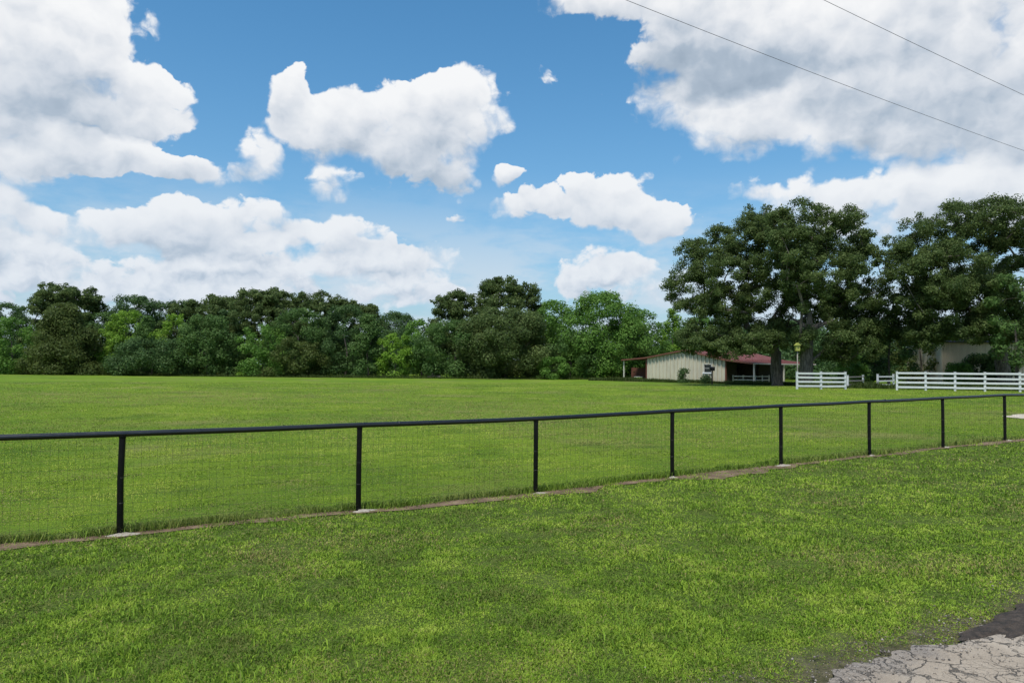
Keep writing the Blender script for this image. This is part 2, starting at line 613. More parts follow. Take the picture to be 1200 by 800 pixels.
def road_edge(t):
    return RE - .6 * (fbm(t * .55 + 3, t * 0 + 2.2, 31, 4) - .5) - .55 * (fbm(t * 2.6 + 1, t * 0 + 7.2, 33, 5) - .5)


_q = pw(955, 797, 1.0) - np.array([0, 0, CZ])
RE = float(N2 @ (_q[:2] * ((CZ - .12) / -_q[2])))


def road_z(xy):
    return gz(xy) + .012


def build_ground():
    s = np.linspace(-1, 1, 261)
    xs = np.sinh(s * 4.6) / math.sinh(4.6) * 900
    s = np.linspace(-.55, 1, 261)
    ys = np.sinh(s * 4.8) / math.sinh(4.8) * 1500 + 6
    X, Y = np.meshgrid(xs, ys)
    xy = np.c_[X.ravel(), Y.ravel()]
    far = np.clip((np.hypot(xy[:, 0], xy[:, 1]) - 160) / 300, 0, 1)
    z = gz(np.clip(xy, -350, 450)) * (1 - far) + far * 1.5
    n_ = xy @ N2
    z = z + mound(xy) * np.clip((n_ - 3.2) / 1.0, 0, 1) * np.clip((60 - xy[:, 1]) / 30, 0, 1)
    ny, nx = X.shape
    i, j = np.meshgrid(np.arange(ny - 1), np.arange(nx - 1), indexing='ij')
    q = np.stack([i * nx + j, i * nx + j + 1, (i + 1) * nx + j + 1, (i + 1) * nx + j], -1).reshape(-1)
    me = big_mesh('ground', np.c_[xy, z], q, np.arange(len(q) // 4) * 4)
    me.shade_smooth()
    m, gg, p = mat('turf soil')
    wp = worldpos(gg)
    dn = gg.v('DOT_PRODUCT', wp, (float(N2[0]), float(N2[1]), 0), out=1)
    big = gg.noise(wp, .09, 4.0, .6)
    med = gg.noise(wp, .55, 4.0, .6)
    fine = gg.noise(wp, 9.0, 5.0, .65)
    tiny = gg.noise(wp, 55.0, 3.0, .6)
    # the mown field, lighter and yellower; verge darker and thicker
    fld = gg.ramp(gg.m('MULTIPLY_ADD', big, .55, gg.m('MULTIPLY', med, .45)), [(.30, (.085, .17, .016)), (.45, (.14, .245, .018)), (.56, (.20, .305, .022)), (.70, (.29, .34, .06))])
    fld = gg.mix(gg.step(gg.noise(wp, .16, 5.0, .62), .53, .68, 0, .65), fld, (.33, .30, .11))
    fld = gg.mix(gg.step(gg.noise(wp, .33, 3.0, .6), .55, .68, 0, .6), fld, (.085, .15, .02))
    vg = gg.ramp(gg.m('MULTIPLY_ADD', fine, .5, gg.m('MULTIPLY', med, .5)), [(.3, (.06, .095, .018)), (.5, (.10, .15, .026)), (.7, (.16, .18, .05))])
    soil_ = gg.ramp(fine, [(.3, (.07, .055, .035)), (.7, (.20, .165, .115))])
    vg = gg.mix(gg.step(gg.m('ADD', dn, gg.m('MULTIPLY', gg.noise(wp, 4.0, 4.0, .6), .5)), RE + .35, RE + .75, .9, 0), vg, soil_)
    c = gg.mix(gg.step(dn, FC + .0, FC + .5), vg, fld)
    c = gg.mix(gg.step(fine, .3, .7, .32, 0), c, (.05, .06, .015))
    c = gg.mix(gg.step(tiny, .35, .7, .25, 0), c, (.04, .05, .014))
    gg.nt.links.new(c, p.inputs['Base Color'])
    p.inputs['Roughness'].default_value = .95
    p.inputs['Specular IOR Level'].default_value = .1
    bump(gg, p, gg.m('ADD', fine, gg.m('MULTIPLY', tiny, .5)), .06)
    o = link('ground', me, m)
    tag(o, kind='structure')


def strip(name, tt, lo, hi, zf, m, nn=8, kind='structure'):
    """sheet between two ragged offset curves that run along the fence direction"""
    n_ = lo[:, None] + (hi - lo)[:, None] * np.linspace(0, 1, nn)[None]
    xy = (tt[:, None, None] * U2 + n_[..., None] * N2).reshape(-1, 2)
    z = zf(xy)
    a, b = len(tt), nn
    i, j = np.meshgrid(np.arange(a - 1), np.arange(b - 1), indexing='ij')
    q = np.stack([i * b + j, (i + 1) * b + j, (i + 1) * b + j + 1, i * b + j + 1], -1).reshape(-1)
    me = big_mesh(name, np.c_[xy, z], q, np.arange(len(q) // 4) * 4)
    me.shade_smooth()
    o = link(name, me, m)
    tag(o, kind=kind)
    return o


def full_ground_z(xy):
    n_ = xy @ N2
    return gz(xy) + mound(xy) * np.clip((n_ - 3.2) / 1.0, 0, 1) * np.clip((60 - xy[:, 1]) / 30, 0, 1)


build_ground()

# bare soil under the fence
m, gg, p = mat('bare soil')
wp = worldpos(gg)
n1_ = gg.noise(wp, 3.0, 5.0, .6)
n2_ = gg.noise(wp, 26.0, 4.0, .65)
c = gg.ramp(gg.m('MULTIPLY_ADD', n1_, .6, gg.m('MULTIPLY', n2_, .4)), [(.35, (.075, .045, .026)), (.5, (.16, .102, .06)), (.66, (.27, .19, .12))])
gg.nt.links.new(c, p.inputs['Base Color'])
p.inputs['Roughness'].default_value = .95
bump(gg, p, n2_, .03)
M['soil'] = m
tt = np.arange(FT - 8, FT + 36, .06)
fr, bk = dirt_edges(tt)
strip('bare_soil', tt, FC + fr, FC + np.maximum(bk, fr + .04), lambda xy: full_ground_z(xy) + .012, M['soil'], 6)

# sandy patch beyond the fence on the right
cs = gp(1262, 26.9)
th = np.linspace(0, 2 * math.pi, 90, endpoint=False)
rr = 1 + .25 * (fbm(np.cos(th) * 2 + 5, np.sin(th) * 2 + 5, 41, 3) - .5) * 2
pts = np.c_[cs[0] + np.cos(th) * 2.55 * rr, cs[1] + np.sin(th) * 1.75 * rr + np.cos(th) * .4]
pts = np.r_[pts, [[cs[0], cs[1]]]]
me = bpy.data.meshes.new('sand_patch')
zz = full_ground_z(pts) + .02
me.from_pydata(np.c_[pts, zz].tolist(), [], [(i, (i + 1) % 90, 90) for i in range(90)])
m, gg, p = mat('pale sand')
wp = worldpos(gg)
gg.nt.links.new(gg.ramp(gg.noise(wp, 4.0, 5.0, .6), [(.3, (.34, .28, .2)), (.65, (.56, .50, .41))]), p.inputs['Base Color'])
p.inputs['Roughness'].default_value = .95
tag(link('sand', me, m), kind='structure')

# the road: old cracked asphalt with a crumbling edge
m, gg, p = mat('cracked asphalt')
wp = worldpos(gg)
wq = gg.v('ADD', wp, gg.v('MULTIPLY', gg.v('SUBTRACT', gg.noise(wp, 5.0, 4.0, .6, out=1), (.5, .5, .5)), (.30, .30, 0)))
crk = gg.n('ShaderNodeTexVoronoi', voronoi_dimensions='2D', feature='DISTANCE_TO_EDGE')
gg.put(crk.inputs['Vector'], wq)
crk.inputs['Scale'].default_value = 4.4
crk.inputs['Randomness'].default_value = 1.0
crk2 = gg.n('ShaderNodeTexVoronoi', voronoi_dimensions='2D', feature='DISTANCE_TO_EDGE')
gg.put(crk2.inputs['Vector'], wq)
crk2.inputs['Scale'].default_value = 15.0
cover_ = gg.noise(wp, 1.1, 3.0, .6)
l1 = gg.m('MULTIPLY', gg.step(crk.outputs['Distance'], .003, .034, 1, 0), gg.step(gg.noise(wp, 2.3, 3.0, .6), .36, .52))
l2 = gg.m('MULTIPLY', gg.step(crk2.outputs['Distance'], .004, .05, .7, 0), gg.step(cover_, .50, .62))
cr_ = gg.m('MAXIMUM', l1, l2)
agg = gg.noise(wp, 120.0, 3.0, .7)
base = gg.ramp(gg.m('MULTIPLY_ADD', agg, .5, gg.m('MULTIPLY', gg.noise(wp, 2.0, 5.0, .6), .5)), [(.3, (.20, .155, .115)), (.5, (.36, .295, .225)), (.7, (.52, .44, .35))])
dn = gg.v('DOT_PRODUCT', wp, (float(N2[0]), float(N2[1]), 0), out=1)
edge = gg.step(gg.m('ADD', dn, gg.m('MULTIPLY', gg.noise(wp, 3.5, 5.0, .7), .9)), RE + .1, RE + .6)
base = gg.mix(gg.m('MULTIPLY', edge, .7), base, gg.ramp(agg, [(.35, (.07, .062, .058)), (.65, (.27, .25, .235))]))
c = gg.mix(gg.m('MULTIPLY', cr_, .7), base, (.05, .042, .034))
gg.nt.links.new(c, p.inputs['Base Color'])
p.inputs['Roughness'].default_value = .9
bump(gg, p, gg.m('SUBTRACT', gg.m('MULTIPLY', agg, .25), cr_), .03)
M['asphalt'] = m
tt = np.r_[np.arange(-60, -4, 1.0), np.arange(-4, 16, .02), np.arange(16, 90, 1.0)]
strip('road', tt, tt * 0 - 4.2, road_edge(tt), lambda xy: gz(xy) + .025 + .0 * xy[:, 0], M['asphalt'], 14)

# dark earth washed over the edge of the road
e0 = pw(1203, 725, 1.0) - np.array([0, 0, CZ])
e0 = e0[:2] * ((CZ - .14) / -e0[2])
te, ne = float(e0 @ U2), float(e0 @ N2)
th = np.linspace(0, 2 * math.pi, 160, endpoint=False)
rr = 1 + .9 * (fbm(np.cos(th) * 3.0 + 9, np.sin(th) * 3.2 + 9, 51, 4) - .5)
loc = np.c_[te + .35 + np.cos(th) * .95 * rr, ne + np.sin(th) * .21 * rr]
rings = []
for k, s_ in enumerate((1.0, .85, .55, 0.001)):
    q = np.array([te + .35, ne]) + (loc - np.array([te + .35, ne])) * s_
    xy = q[:, :1] * U2 + q[:, 1:] * N2
    rings.append(np.c_[xy, gz(xy) + (.028, .034, .038, .040)[k] + .012 * vnoise(xy[:, 0] * 9, xy[:, 1] * 9, 3) * (k > 0)])
mb = MB()
mb.add(np.concatenate(rings), [(k * 160 + i, k * 160 + (i + 1) % 160, (k + 1) * 160 + (i + 1) % 160, (k + 1) * 160 + i) for k in range(3) for i in range(160)])
m, gg, p = mat('dark earth')
wp = worldpos(gg)
gg.nt.links.new(gg.ramp(gg.noise(wp, 13.0, 8.0, .78), [(.36, (.022, .02, .015)), (.5, (.075, .054, .04)), (.7, (.16, .12, .09))]), p.inputs['Base Color'])
p.inputs['Roughness'].default_value = .95
bump(gg, p, gg.noise(wp, 22.0, 7.0, .75), .06)
tag(mb.build('dark_soil', m, smooth=True), kind='structure')

# ------------------------------------------------------------------ grass
rng = np.random.RandomState(5)


def grass_object(name, XY, h, w, lean, tint, m, base_sink=.01):
    n = len(XY)
    z = full_ground_z(XY) - base_sink
    ph = rng.rand(n) * 2 * math.pi
    side = np.c_[np.cos(ph), np.sin(ph), np.zeros(n)]
    lp = rng.rand(n) * 2 * math.pi
    ln = np.c_[np.cos(lp), np.sin(lp), np.zeros(n)]
    b = np.c_[XY, z]
    up = np.array([0, 0, 1.0])
    hh, ww, ll = h[:, None], w[:, None], lean[:, None]
    mid = b + up * hh * .62 + ln * hh * ll * .35
    tip = b + up * hh * (1 - .35 * ll) + ln * hh * ll
    V = np.stack([b - side * ww / 2, b + side * ww / 2, mid + side * ww * .42, mid - side * ww * .42, tip], 1).reshape(-1, 3)
    k = np.arange(n)[:, None] * 5
    L = np.concatenate([k + np.array([[0, 1, 2, 3]]), k + np.array([[3, 2, 4]])], 1).ravel()
    st = (np.arange(n)[:, None] * 7 + np.array([[0, 4]])).ravel()
    me = big_mesh(name, V, L, st, {'tint': ('FACE', np.repeat(tint, 2)), 'along': ('POINT', np.tile([0, 0, .6, .6, 1.0], n))})
    return link(name, me, m)


def grass_mat(name, stops, trans=.3):
    m, gg, p = mat(name)
    t = attr(gg, 'tint')
    c = gg.ramp(t, stops)
    gg.nt.links.new(c, p.inputs['Base Color'])
    p.inputs['Roughness'].default_value = .5
    p.inputs['Specular IOR Level'].default_value = .08
    tr = gg.n('ShaderNodeBsdfTranslucent')
    gg.nt.links.new(c, tr.inputs[0])
    ms = gg.n('ShaderNodeMixShader')
    ms.inputs[0].default_value = trans
    gg.nt.links.new(p.outputs[0], ms.inputs[1])
    gg.nt.links.new(tr.outputs[0], ms.inputs[2])
    gg.nt.links.new(ms.outputs[0], gg.nt.nodes['Material Output'].inputs[0])
    return m


GM_V = grass_mat('verge grass', [(0, (.36, .30, .13)), (.12, (.27, .26, .08)), (.25, (.105, .19, .024)), (.5, (.20, .32, .033)), (.75, (.285, .40, .045)), (1, (.38, .47, .08))])
GM_F = grass_mat('field grass', [(0, (.36, .32, .12)), (.15, (.28, .285, .085)), (.3, (.125, .205, .028)), (.55, (.215, .31, .034)), (.8, (.30, .385, .045)), (1, (.40, .455, .08))])


def scatter(N, d0, d1, power=.5, ang=39):
    u = rng.rand(N)
    a, b = d0 ** -power, d1 ** -power
    d = (a + u * (b - a)) ** (-1 / power)
    th = rad(ang) * (rng.rand(N) * 2 - 1)
    return np.c_[d * np.sin(th), d * np.cos(th)], d


def tint_of(XY, seed, n, kb=.45, ks=.25, kf=.75, kd=0.0):
    big = fbm(XY[:, 0] * .30, XY[:, 1] * .17 + XY[:, 0] * .05, seed, 4)
    med = fbm(XY[:, 0] * 1.7, XY[:, 1] * 1.7, seed + 5, 3)
    sm = vnoise(XY[:, 0] * 9, XY[:, 1] * 9, seed + 9)
    t = .5 + (big - .5) * kb + (med - .5) * .75 + (sm - .5) * ks + (fbm(XY[:, 0] * 5.5, XY[:, 1] * 5.5, seed + 31, 2) - .5) * kf + rng.normal(0, .14, n)
    dead = rng.rand(n) < (.06 + .42 * np.clip(fbm(XY[:, 0] * .9, XY[:, 1] * .9, seed + 20, 3) - .56, 0, 1) * 4)
    dead |= rng.rand(n) < kd * np.clip(fbm(XY[:, 0] * .11 + 3, XY[:, 1] * .09 + XY[:, 0] * .03, seed + 40, 4) - .54, 0, 1) * 9
    return np.where(dead, rng.rand(n) * .2, np.clip(t, .2, 1)), med


# verge between road and fence
XY, d = scatter(640000, 3.4, 24)
n_ = XY @ N2
t_ = XY @ U2
fr, bk = dirt_edges(t_)
re = road_edge(t_)
edge_p = np.clip((n_ - re) / .55, 0, 1)
ok = (n_ > re - .02) & (n_ < np.where(rng.rand(len(n_)) < .10, FC + bk, FC + fr + .05 + .09 * rng.rand(len(n_)))) & (rng.rand(len(n_)) < .12 + .88 * edge_p)
dirt_r = ((t_ - te - .35) / .95) ** 2 + ((n_ - ne) / .20) ** 2
over = fbm(t_ * 1.9 + 5, n_ * 4.0 + 2, 19, 3) > .47
ok |= over & (n_ > re) & (n_ < FC + bk + .05) & (rng.rand(len(n_)) < .75)
ok &= (dirt_r > 1) | (rng.rand(len(n_)) < .02)
XY, d, n_ = XY[ok], d[ok], n_[ok]
edge_p = edge_p[ok]
N = len(XY)
tint, med = tint_of(XY, 61, N)
tint = np.where(rng.rand(N) < (1 - edge_p) * .45, rng.rand(N) * .2, tint)
clump = fbm(XY[:, 0] * 3.2, XY[:, 1] * 3.2, 77, 3)
gl = np.sqrt(np.maximum(d, 5) / 5.5)
h = (.015 + .046 * np.clip(clump - .25, 0, 1) * 1.3 + .014 * rng.rand(N)) * gl ** .4 * (.35 + .65 * edge_p)
w = (.0045 + .003 * rng.rand(N)) * gl ** 1.3
bl = rng.rand(N) < .33                       # broad little weed leaves
w = np.where(bl, w * 2.4, w)
h = np.where(bl, h * .75, h)
o = grass_object('verge_grass', XY, h, w, .25 + .9 * rng.rand(N), tint, GM_V)
tag(o, 'short ragged grass and weeds growing between the road and the black fence', 'grass', kind='stuff')

# coarse taller tufts scattered through the verge
cents, dd = scatter(620, 3.8, 17)
n_ = cents @ N2
re = road_edge(cents @ U2)
keep = (n_ > re + .55) & (n_ < FC - .7) & (fbm(cents[:, 0] * .45, cents[:, 1] * .45, 91, 2) > .47)
cents = cents[keep]
extra = np.array([pw(x, y, 1.0)[:2] for x, y in ()]).reshape(-1, 2)
bx = []
for c_ in cents:
    k = rng.randint(14, 46)
    r_t = .05 + .12 * rng.rand()
    bx.append(np.c_[c_ + rng.normal(0, r_t, (k, 2)), np.full(k, .7 + .6 * rng.rand())])
bx = np.concatenate(bx)
N = len(bx)
o = grass_object('grass_tufts', bx[:, :2], (.04 + .055 * rng.rand(N)) * bx[:, 2], .006 + .005 * rng.rand(N), .35 + .8 * rng.rand(N), np.clip(.38 + .16 * rng.randn(N), .2, 1), GM_V)
tag(o, 'coarse darker grass tufts standing above the mown verge', 'grass', kind='stuff')

# the field beyond the fence
XY, d = scatter(560000, 8.0, 75, .35)
n_ = XY @ N2
t_ = XY @ U2
fr, bk = dirt_edges(t_)
sandr = ((XY[:, 0] - cs[0]) / 2.5) ** 2 + ((XY[:, 1] - cs[1]) / 1.7) ** 2
ok = (n_ > FC + np.maximum(bk, fr + .04) - .02 - .10 * rng.rand(len(n_)) ** 2) & (sandr > 1)
XY, d, n_ = XY[ok], d[ok], n_[ok]
N = len(XY)
tint, med = tint_of(XY, 131, N, 2.0, .12, .45, .62)
gl = np.sqrt(np.maximum(d, 8) / 8)
near = np.clip(1.25 - (n_ - FC) / .42, 0, 1) * (.45 + .55 * (fbm(t_[ok] * 1.5, t_[ok] * 0 + 4.4, 15, 3) > .42))       # unmown rim right behind the wire
clump = fbm(XY[:, 0] * 2.2, XY[:, 1] * 2.2, 177, 3)
h = (.015 + .028 * np.clip(clump - .3, 0, 1) + .010 * rng.rand(N)) * gl ** .6 + near * (.06 + .10 * rng.rand(N))
w = (.006 + .004 * rng.rand(N)) * gl ** 1.4
tint = np.where(near > .2, np.clip(tint * .35 + .12, .22, .45), tint)
o = grass_object('field_grass', XY, h, w, .3 + .8 * rng.rand(N), tint, GM_F)
tag(o, 'wide mown grass field stretching from the black fence to the trees', 'grass', kind='stuff')

# loose gravel along the crumbled edge of the road
gx = []
mb_v, mb_f = [], []
N = 5200
t_ = rng.uniform(-3.5, 9, N)
n_ = road_edge(t_) + rng.normal(-.02, .17, N)
xy = t_[:, None] * U2 + n_[:, None] * N2
zc = gz(xy) + .028
sz = .0028 + .010 * rng.rand(N) ** 4
ico = np.array([[1, 0, 0], [-1, 0, 0], [0, 1, 0], [0, -1, 0], [0, 0, 1], [0, 0, -1]], float)
fi = np.array([[0, 2, 4], [2, 1, 4], [1, 3, 4], [3, 0, 4], [2, 0, 5], [1, 2, 5], [3, 1, 5], [0, 3, 5]])
V = (np.c_[xy, zc][:, None] + ico[None] * sz[:, None, None] * (.7 + .6 * rng.rand(N, 6, 1)) * np.array([1, 1, .7])).reshape(-1, 3)
L = (np.arange(N)[:, None, None] * 6 + fi[None]).ravel()
me = big_mesh('gravel', V, L, np.arange(len(L) // 3) * 3, {'tint': ('FACE', np.repeat(rng.rand(N), 8))})
m, gg, p = mat('gravel stones')
gg.nt.links.new(gg.ramp(attr(gg, 'tint'), [(0, (.05, .045, .042)), (.6, (.16, .135, .115)), (1, (.34, .30, .26))]), p.inputs['Base Color'])
p.inputs['Roughness'].default_value = .9
tag(link('gravel', me, m), 'loose grey gravel along the crumbled edge of the road', 'gravel', kind='stuff')

# ------------------------------------------------------------------ the black pipe fence
fence_root = empty('pipe_fence', (F0[0], F0[1], g1(*F0)))
tag(fence_root, 'black metal pipe fence with thin wire mesh running between verge and field', 'fence')
fl = np.array(fence_root.location)
ks = range(-1, 9)
rail_pts, posts = [], []
for k in ks:
    xy = F0 + U2 * SP * k
    z = float(full_ground_z(xy[None])[0])
    posts.append((xy, z))
railz = [z + H_F for xy, z in posts]
rp = np.array([[*xy, z + H_F - .033] for xy, z in posts])
rp = np.r_[[rp[0] - (rp[1] - rp[0]) * .6], rp, [rp[-1] + (rp[-1] - rp[-2]) * .6]]
fine = []
for a, b in zip(rp[:-1], rp[1:]):
    for s_ in np.linspace(0, 1, 5)[:-1]:
        fine.append(a + (b - a) * s_ + np.array([0, 0, -.006 * math.sin(s_ * math.pi) + rng.normal(0, .0015)]))
fine.append(rp[-1])
mb = MB()
mb.tube(np.array(fine) - fl, .0335, 20)
for k in (1, 3, 5, 7):                       # weld collars where two lengths of pipe meet
    a, b = rp[k] - fl, rp[k + 1] - fl
    c_ = a + (b - a) * .2
    d_ = (b - a) / np.linalg.norm(b - a)
    mb.tube([c_ - d_ * .012, c_ - d_ * .006, c_ + d_ * .006, c_ + d_ * .012], [.0336, .0362, .0362, .0336], 20)
M['rail_pipe'] = paint('black rail paint', (.005, .005, .0055), .30, .3, 6.0, (.03, .028, .025), .4, spec=.75)
smooth_by_angle(mb.build('top_rail', M['rail_pipe'], fence_root))
for i, (xy, z) in enumerate(posts):
    base = np.array([xy[0], xy[1], z]) - fl
    mb = MB()
    lean = np.array([rng.normal(0, .006), rng.normal(0, .006), 0])
    mb.tube([base + [0, 0, -.25], base + [0, 0, .05], base + lean * .5 + [0, 0, .6], base + lean * 0 + [0, 0, H_F - .05]], .0345, 20)
    mb.tube([base + [0, 0, H_F - .085], base + [0, 0, H_F - .07], base + [0, 0, H_F - .045]], [.0348, .0385, .0385], 20)
    po = mb.build('post', M['black_pipe'], fence_root)
    smooth_by_angle(po)
    # concrete collar, broken round edge, a little domed
    rr_ = (.06, .10, .085, .07, .065, .10, .05, .055, .075, .06)[i]
    th = np.linspace(0, 2 * math.pi, 26, endpoint=False)
    ph_ = rng.rand() * 9
    wob = 1 + .75 * (fbm(np.cos(th) * 1.9 + 5 + ph_, np.sin(th) * 1.6 + 5 + i, 7 + i, 3) - .5) * 2
    sx, sy = 1.25 + .5 * rng.rand(), .85
    off = -N2 * .07 + U2 * rng.normal(0, .05)
    R3 = []
    for q, hh in ((1.0, -.08), (1.0, .0), (.86, .014), (.5, .022), (.2, .026)):
        c2 = np.c_[np.cos(th) * sx, np.sin(th) * sy] * (rr_ * q * wob)[:, None]
        pr = c2[:, :1] * U2 + c2[:, 1:] * N2 + off * (1 if q > .3 else .4)
        R3.append(np.c_[pr, np.full(26, hh) + (.008 * rng.rand(26) if q < 1 else 0)])
    R3 = np.concatenate(R3) + base
    mb = MB()
    mb.add(R3, [(a * 26 + j, a * 26 + (j + 1) % 26, (a + 1) * 26 + (j + 1) % 26, (a + 1) * 26 + j) for a in range(4) for j in range(26)] + [tuple(4 * 26 + j for j in range(26))])
    fo = mb.build('concrete_footing', M['concrete'], po)
    smooth_by_angle(fo, 50)
# woven wire behind the posts: upright wires every 8 cm, level wires every 10 cm, tie wires at the posts
mb = MB()
wv, wf = [], []


def wire_bar(a, b, r):
    d_ = (b - a) / np.linalg.norm(b - a)
    s1 = np.cross(d_, [0.3, .5, .81])
    s1 /= np.linalg.norm(s1)
    s2 = np.cross(d_, s1)
    V = []
    for e in (a, b):
        for t3 in (0, 2.094, 4.189):
            V.append(e + r * (math.cos(t3) * s1 + math.sin(t3) * s2))
    mb.add(V, [(0, 1, 4, 3), (1, 2, 5, 4), (2, 0, 3, 5)])


for (a, za), (b, zb) in zip(posts[:-1], posts[1:]):
    A_ = np.array([*(a + N2 * .040), za]) - fl
    B_ = np.array([*(b + N2 * .040), zb]) - fl
    nlev = 11
    for j in range(nlev):
        hz = .03 + (H_F - .10 - .03) * j / (nlev - 1)
        prev = None
        for s_ in np.linspace(0, 1, 5):
            q = A_ + (B_ - A_) * s_ + [0, 0, hz + .012 * math.sin(s_ * math.pi * 2 + j) + rng.normal(0, .003)] + np.r_[N2, 0] * .02 * math.sin(s_ * math.pi)
            if prev is not None:
                wire_bar(prev, q, .0012)
            prev = q
    nv = 34
    for j in range(nv):
        s_ = (j + .5) / nv
        q = A_ + (B_ - A_) * s_ + np.r_[N2, 0] * .02 * math.sin(s_ * math.pi)
        wire_bar(q + [rng.normal(0, .006), 0, .01], q + [rng.normal(0, .006), rng.normal(0, .006), H_F - .09], .0012)
for (xy, z) in posts:
    b = np.array([*xy, z]) - fl
    for hz in (.36, .64):
        th = np.linspace(0, 2 * math.pi, 13)
        mb.tube(np.c_[np.cos(th) * .0365, np.sin(th) * .0365, np.full(13, hz) + .004 * np.sin(th)] + b, .0016, 4, False)
mb.build('wire_mesh', M['wire'], fence_root)

# ------------------------------------------------------------------ overhead wires and the poles that carry them (poles stand out of the frame)
def solve_wire(p_left, p_right, off, name, label):
    q1, q2 = [np.r_[ray(*p)] for p in (p_left, p_right)]
    P1, P2 = [np.array([0, 0, CZ]) + q * (off / float(q[:2] @ N2)) for q in (q1, q2)]
    t1, t2 = float(P1[:2] @ U2), float(P2[:2] @ U2)
    sl = (P2[2] - P1[2]) / (t2 - t1)
    return t1, P1[2], sl


WIRES = []
PT = (FT - 16.0, FT + 46.0)
for (pl, pr, off, lab) in (((733, 0), (1200, 178), 8.3, 'lower thin black overhead cable crossing the clouds'), ((965, 0), (1200, 110), 7.0, 'upper thin black overhead cable crossing the clouds')):
    t1, z1, sl = solve_wire(pl, pr, off, '', '')
    tt = np.linspace(PT[0], PT[1], 60)
    mid = (t1 + FT + 6) / 2
    zz = z1 + sl * (tt - t1) + .0012 * (tt - t1) * (tt - t1 - 10)
    pts = tt[:, None] * np.r_[U2, 0] + off * np.r_[N2, 0] + np.c_[np.zeros((60, 2)), zz]
    mb = MB()
    mb.tube(pts, .0038, 6)
    o = mb.build('overhead_cable', M['cable'], smooth=True)
    tag(o, lab, 'cable', 'overhead cables')
    WIRES.append((pts[0], pts[-1]))
for e, lab in ((0, 'timber utility pole on the verge carrying the near ends of two cables'), (1, 'timber utility pole far along the fence carrying the far ends of two cables')):
    A_, B_ = WIRES[0][e], WIRES[1][e]
    mid = (A_ + B_) / 2
    gz0 = g1(mid[0], mid[1])
    top = max(A_[2], B_[2]) + .5
    rt = empty('utility_pole', (mid[0], mid[1], gz0))
    tag(rt, lab, 'utility pole', 'utility poles')
    mb = MB()
    mb.tube([[0, 0, -1], [0, 0, (top - gz0) * .5], [0, 0, top - gz0]], [.15, .13, .10], 14)
    mb.build('shaft', M['pole_wood'], rt, True)
    for q in (A_, B_):
        mb = MB()
        v = q - np.array([mid[0], mid[1], gz0])
        mb.tube([[0, 0, v[2] - .09], [v[0], v[1], v[2] - .09]], .03, 8)
        mb.tube([[v[0], v[1], v[2] - .09], [v[0], v[1], v[2] - .02]], [.02, .035], 8)
        mb.build('bracket', M['pole_wood'], rt)

# ------------------------------------------------------------------ white board fences
def board_fence(name, label, pxs, Y0, Y1, height, levels, mats, board_h=.12, base_py=None, group=None, lean=0):
    """posts at the photograph columns pxs, set at distances Y0..Y1; level boards nailed to the near face"""
    m1, m2 = mats
    P_ = []
    for i, px in enumerate(pxs):
        Y = Y0 + (Y1 - Y0) * (px - pxs[0]) / max(1e-6, pxs[-1] - pxs[0])
        P_.append(gp(px, Y))
    rt = empty(name, P_[0])
    tag(rt, label, 'fence', group)
    o0 = P_[0]
    for p_ in P_:
        mb = MB()
        q = p_ - o0
        d_ = (P_[-1] - P_[0])[:2]
        ang = math.atan2(d_[1], d_[0]) + rng.normal(0, .03)
        ax = np.array([[math.cos(ang), math.sin(ang), 0], [-math.sin(ang), math.cos(ang), 0], [rng.normal(0, .01), 0, 1]])
        mb.box(q + [0, 0, height / 2 - .1], (.15, .13, height + .26), ax, .012)
        mb.box(q + [0, 0, height + .045], (.18, .16, .03), ax, .008)
        mb.build('post', m1, rt)
    for a, b in zip(P_[:-1], P_[1:]):
        d_ = b - a
        ln = np.linalg.norm(d_)
        x_ = d_ / ln
        y_ = np.cross([0, 0, 1], x_)
        z_ = np.cross(x_, y_)
        for lv in levels:
            mb = MB()
            c_ = (a + b) / 2 - o0 + np.array([0, 0, lv + rng.normal(0, .012)]) - y_ * .086
            tl = rng.normal(0, .004)
            mb.box(c_, (ln - .012, .035, board_h), np.array([x_ + z_ * tl, y_, z_ - x_ * tl]), .006)
            mb.build('rail', m2, rt)
    return rt


LV = (.24, .58, .92, 1.27)
board_fence('board_fence', 'short white four board fence in front of the second oak trunk', (934, 962, 990.5), 58, 58.6, 1.36, LV, (M['white'], M['white']), .15)
board_fence('board_fence', 'long white four board fence in front of the weathered house', (1051, 1084.5, 1119, 1154, 1195, 1237, 1280), 57, 53, 1.42, tuple(v * 1.05 for v in LV), (M['white'], M['white']), .15)
board_fence('board_fence', 'low greyed three board fence joining the short white fence', (993.5, 1011.5), 62, 65, 1.05, (.3, .62, .95), (M['white'], M['oldboard']), .11)
board_fence('board_fence', 'narrow white three board fence panel half hidden by the dark tree stem', (1028.5, 1047), 64, 65, 1.15, (.25, .62, .98), (M['white'], M['white']), .12)

# ------------------------------------------------------------------ the barn
GDIR = np.array([-.57, .8217, 0])        # along the gable wall, away from the near corner
LDIR = np.array([.8217, .57, 0])         # along the ridge
ZV = np.array([0, 0, 1.0])
C0 = pw(849.5, 430, 85.0)
C0[2] = g1(C0[0], C0[1]) - .05
barn = empty('barn', C0)
tag(barn, 'long low barn of pale ribbed metal sheeting under a faded red roof', 'barn')
WG, LG = 12.6, 11.4
zc = CZ - C0[2]
hR, hRidge, hL = zc + 1.02, zc + 2.22, zc + 1.30
mG = 5.9


def bl(a, b, h):
    """barn frame: a along the gable, b along the ridge, h above the near corner"""
    return GDIR * a + LDIR * b + ZV * h


gaxes = np.array([GDIR, LDIR, ZV])
# gable wall with real ribs, leaving the window opening
mb = MB()
win_a0, win_a1, win_h0, win_h1 = 1.95, 3.05, 1.28, 2.28
NR = 84


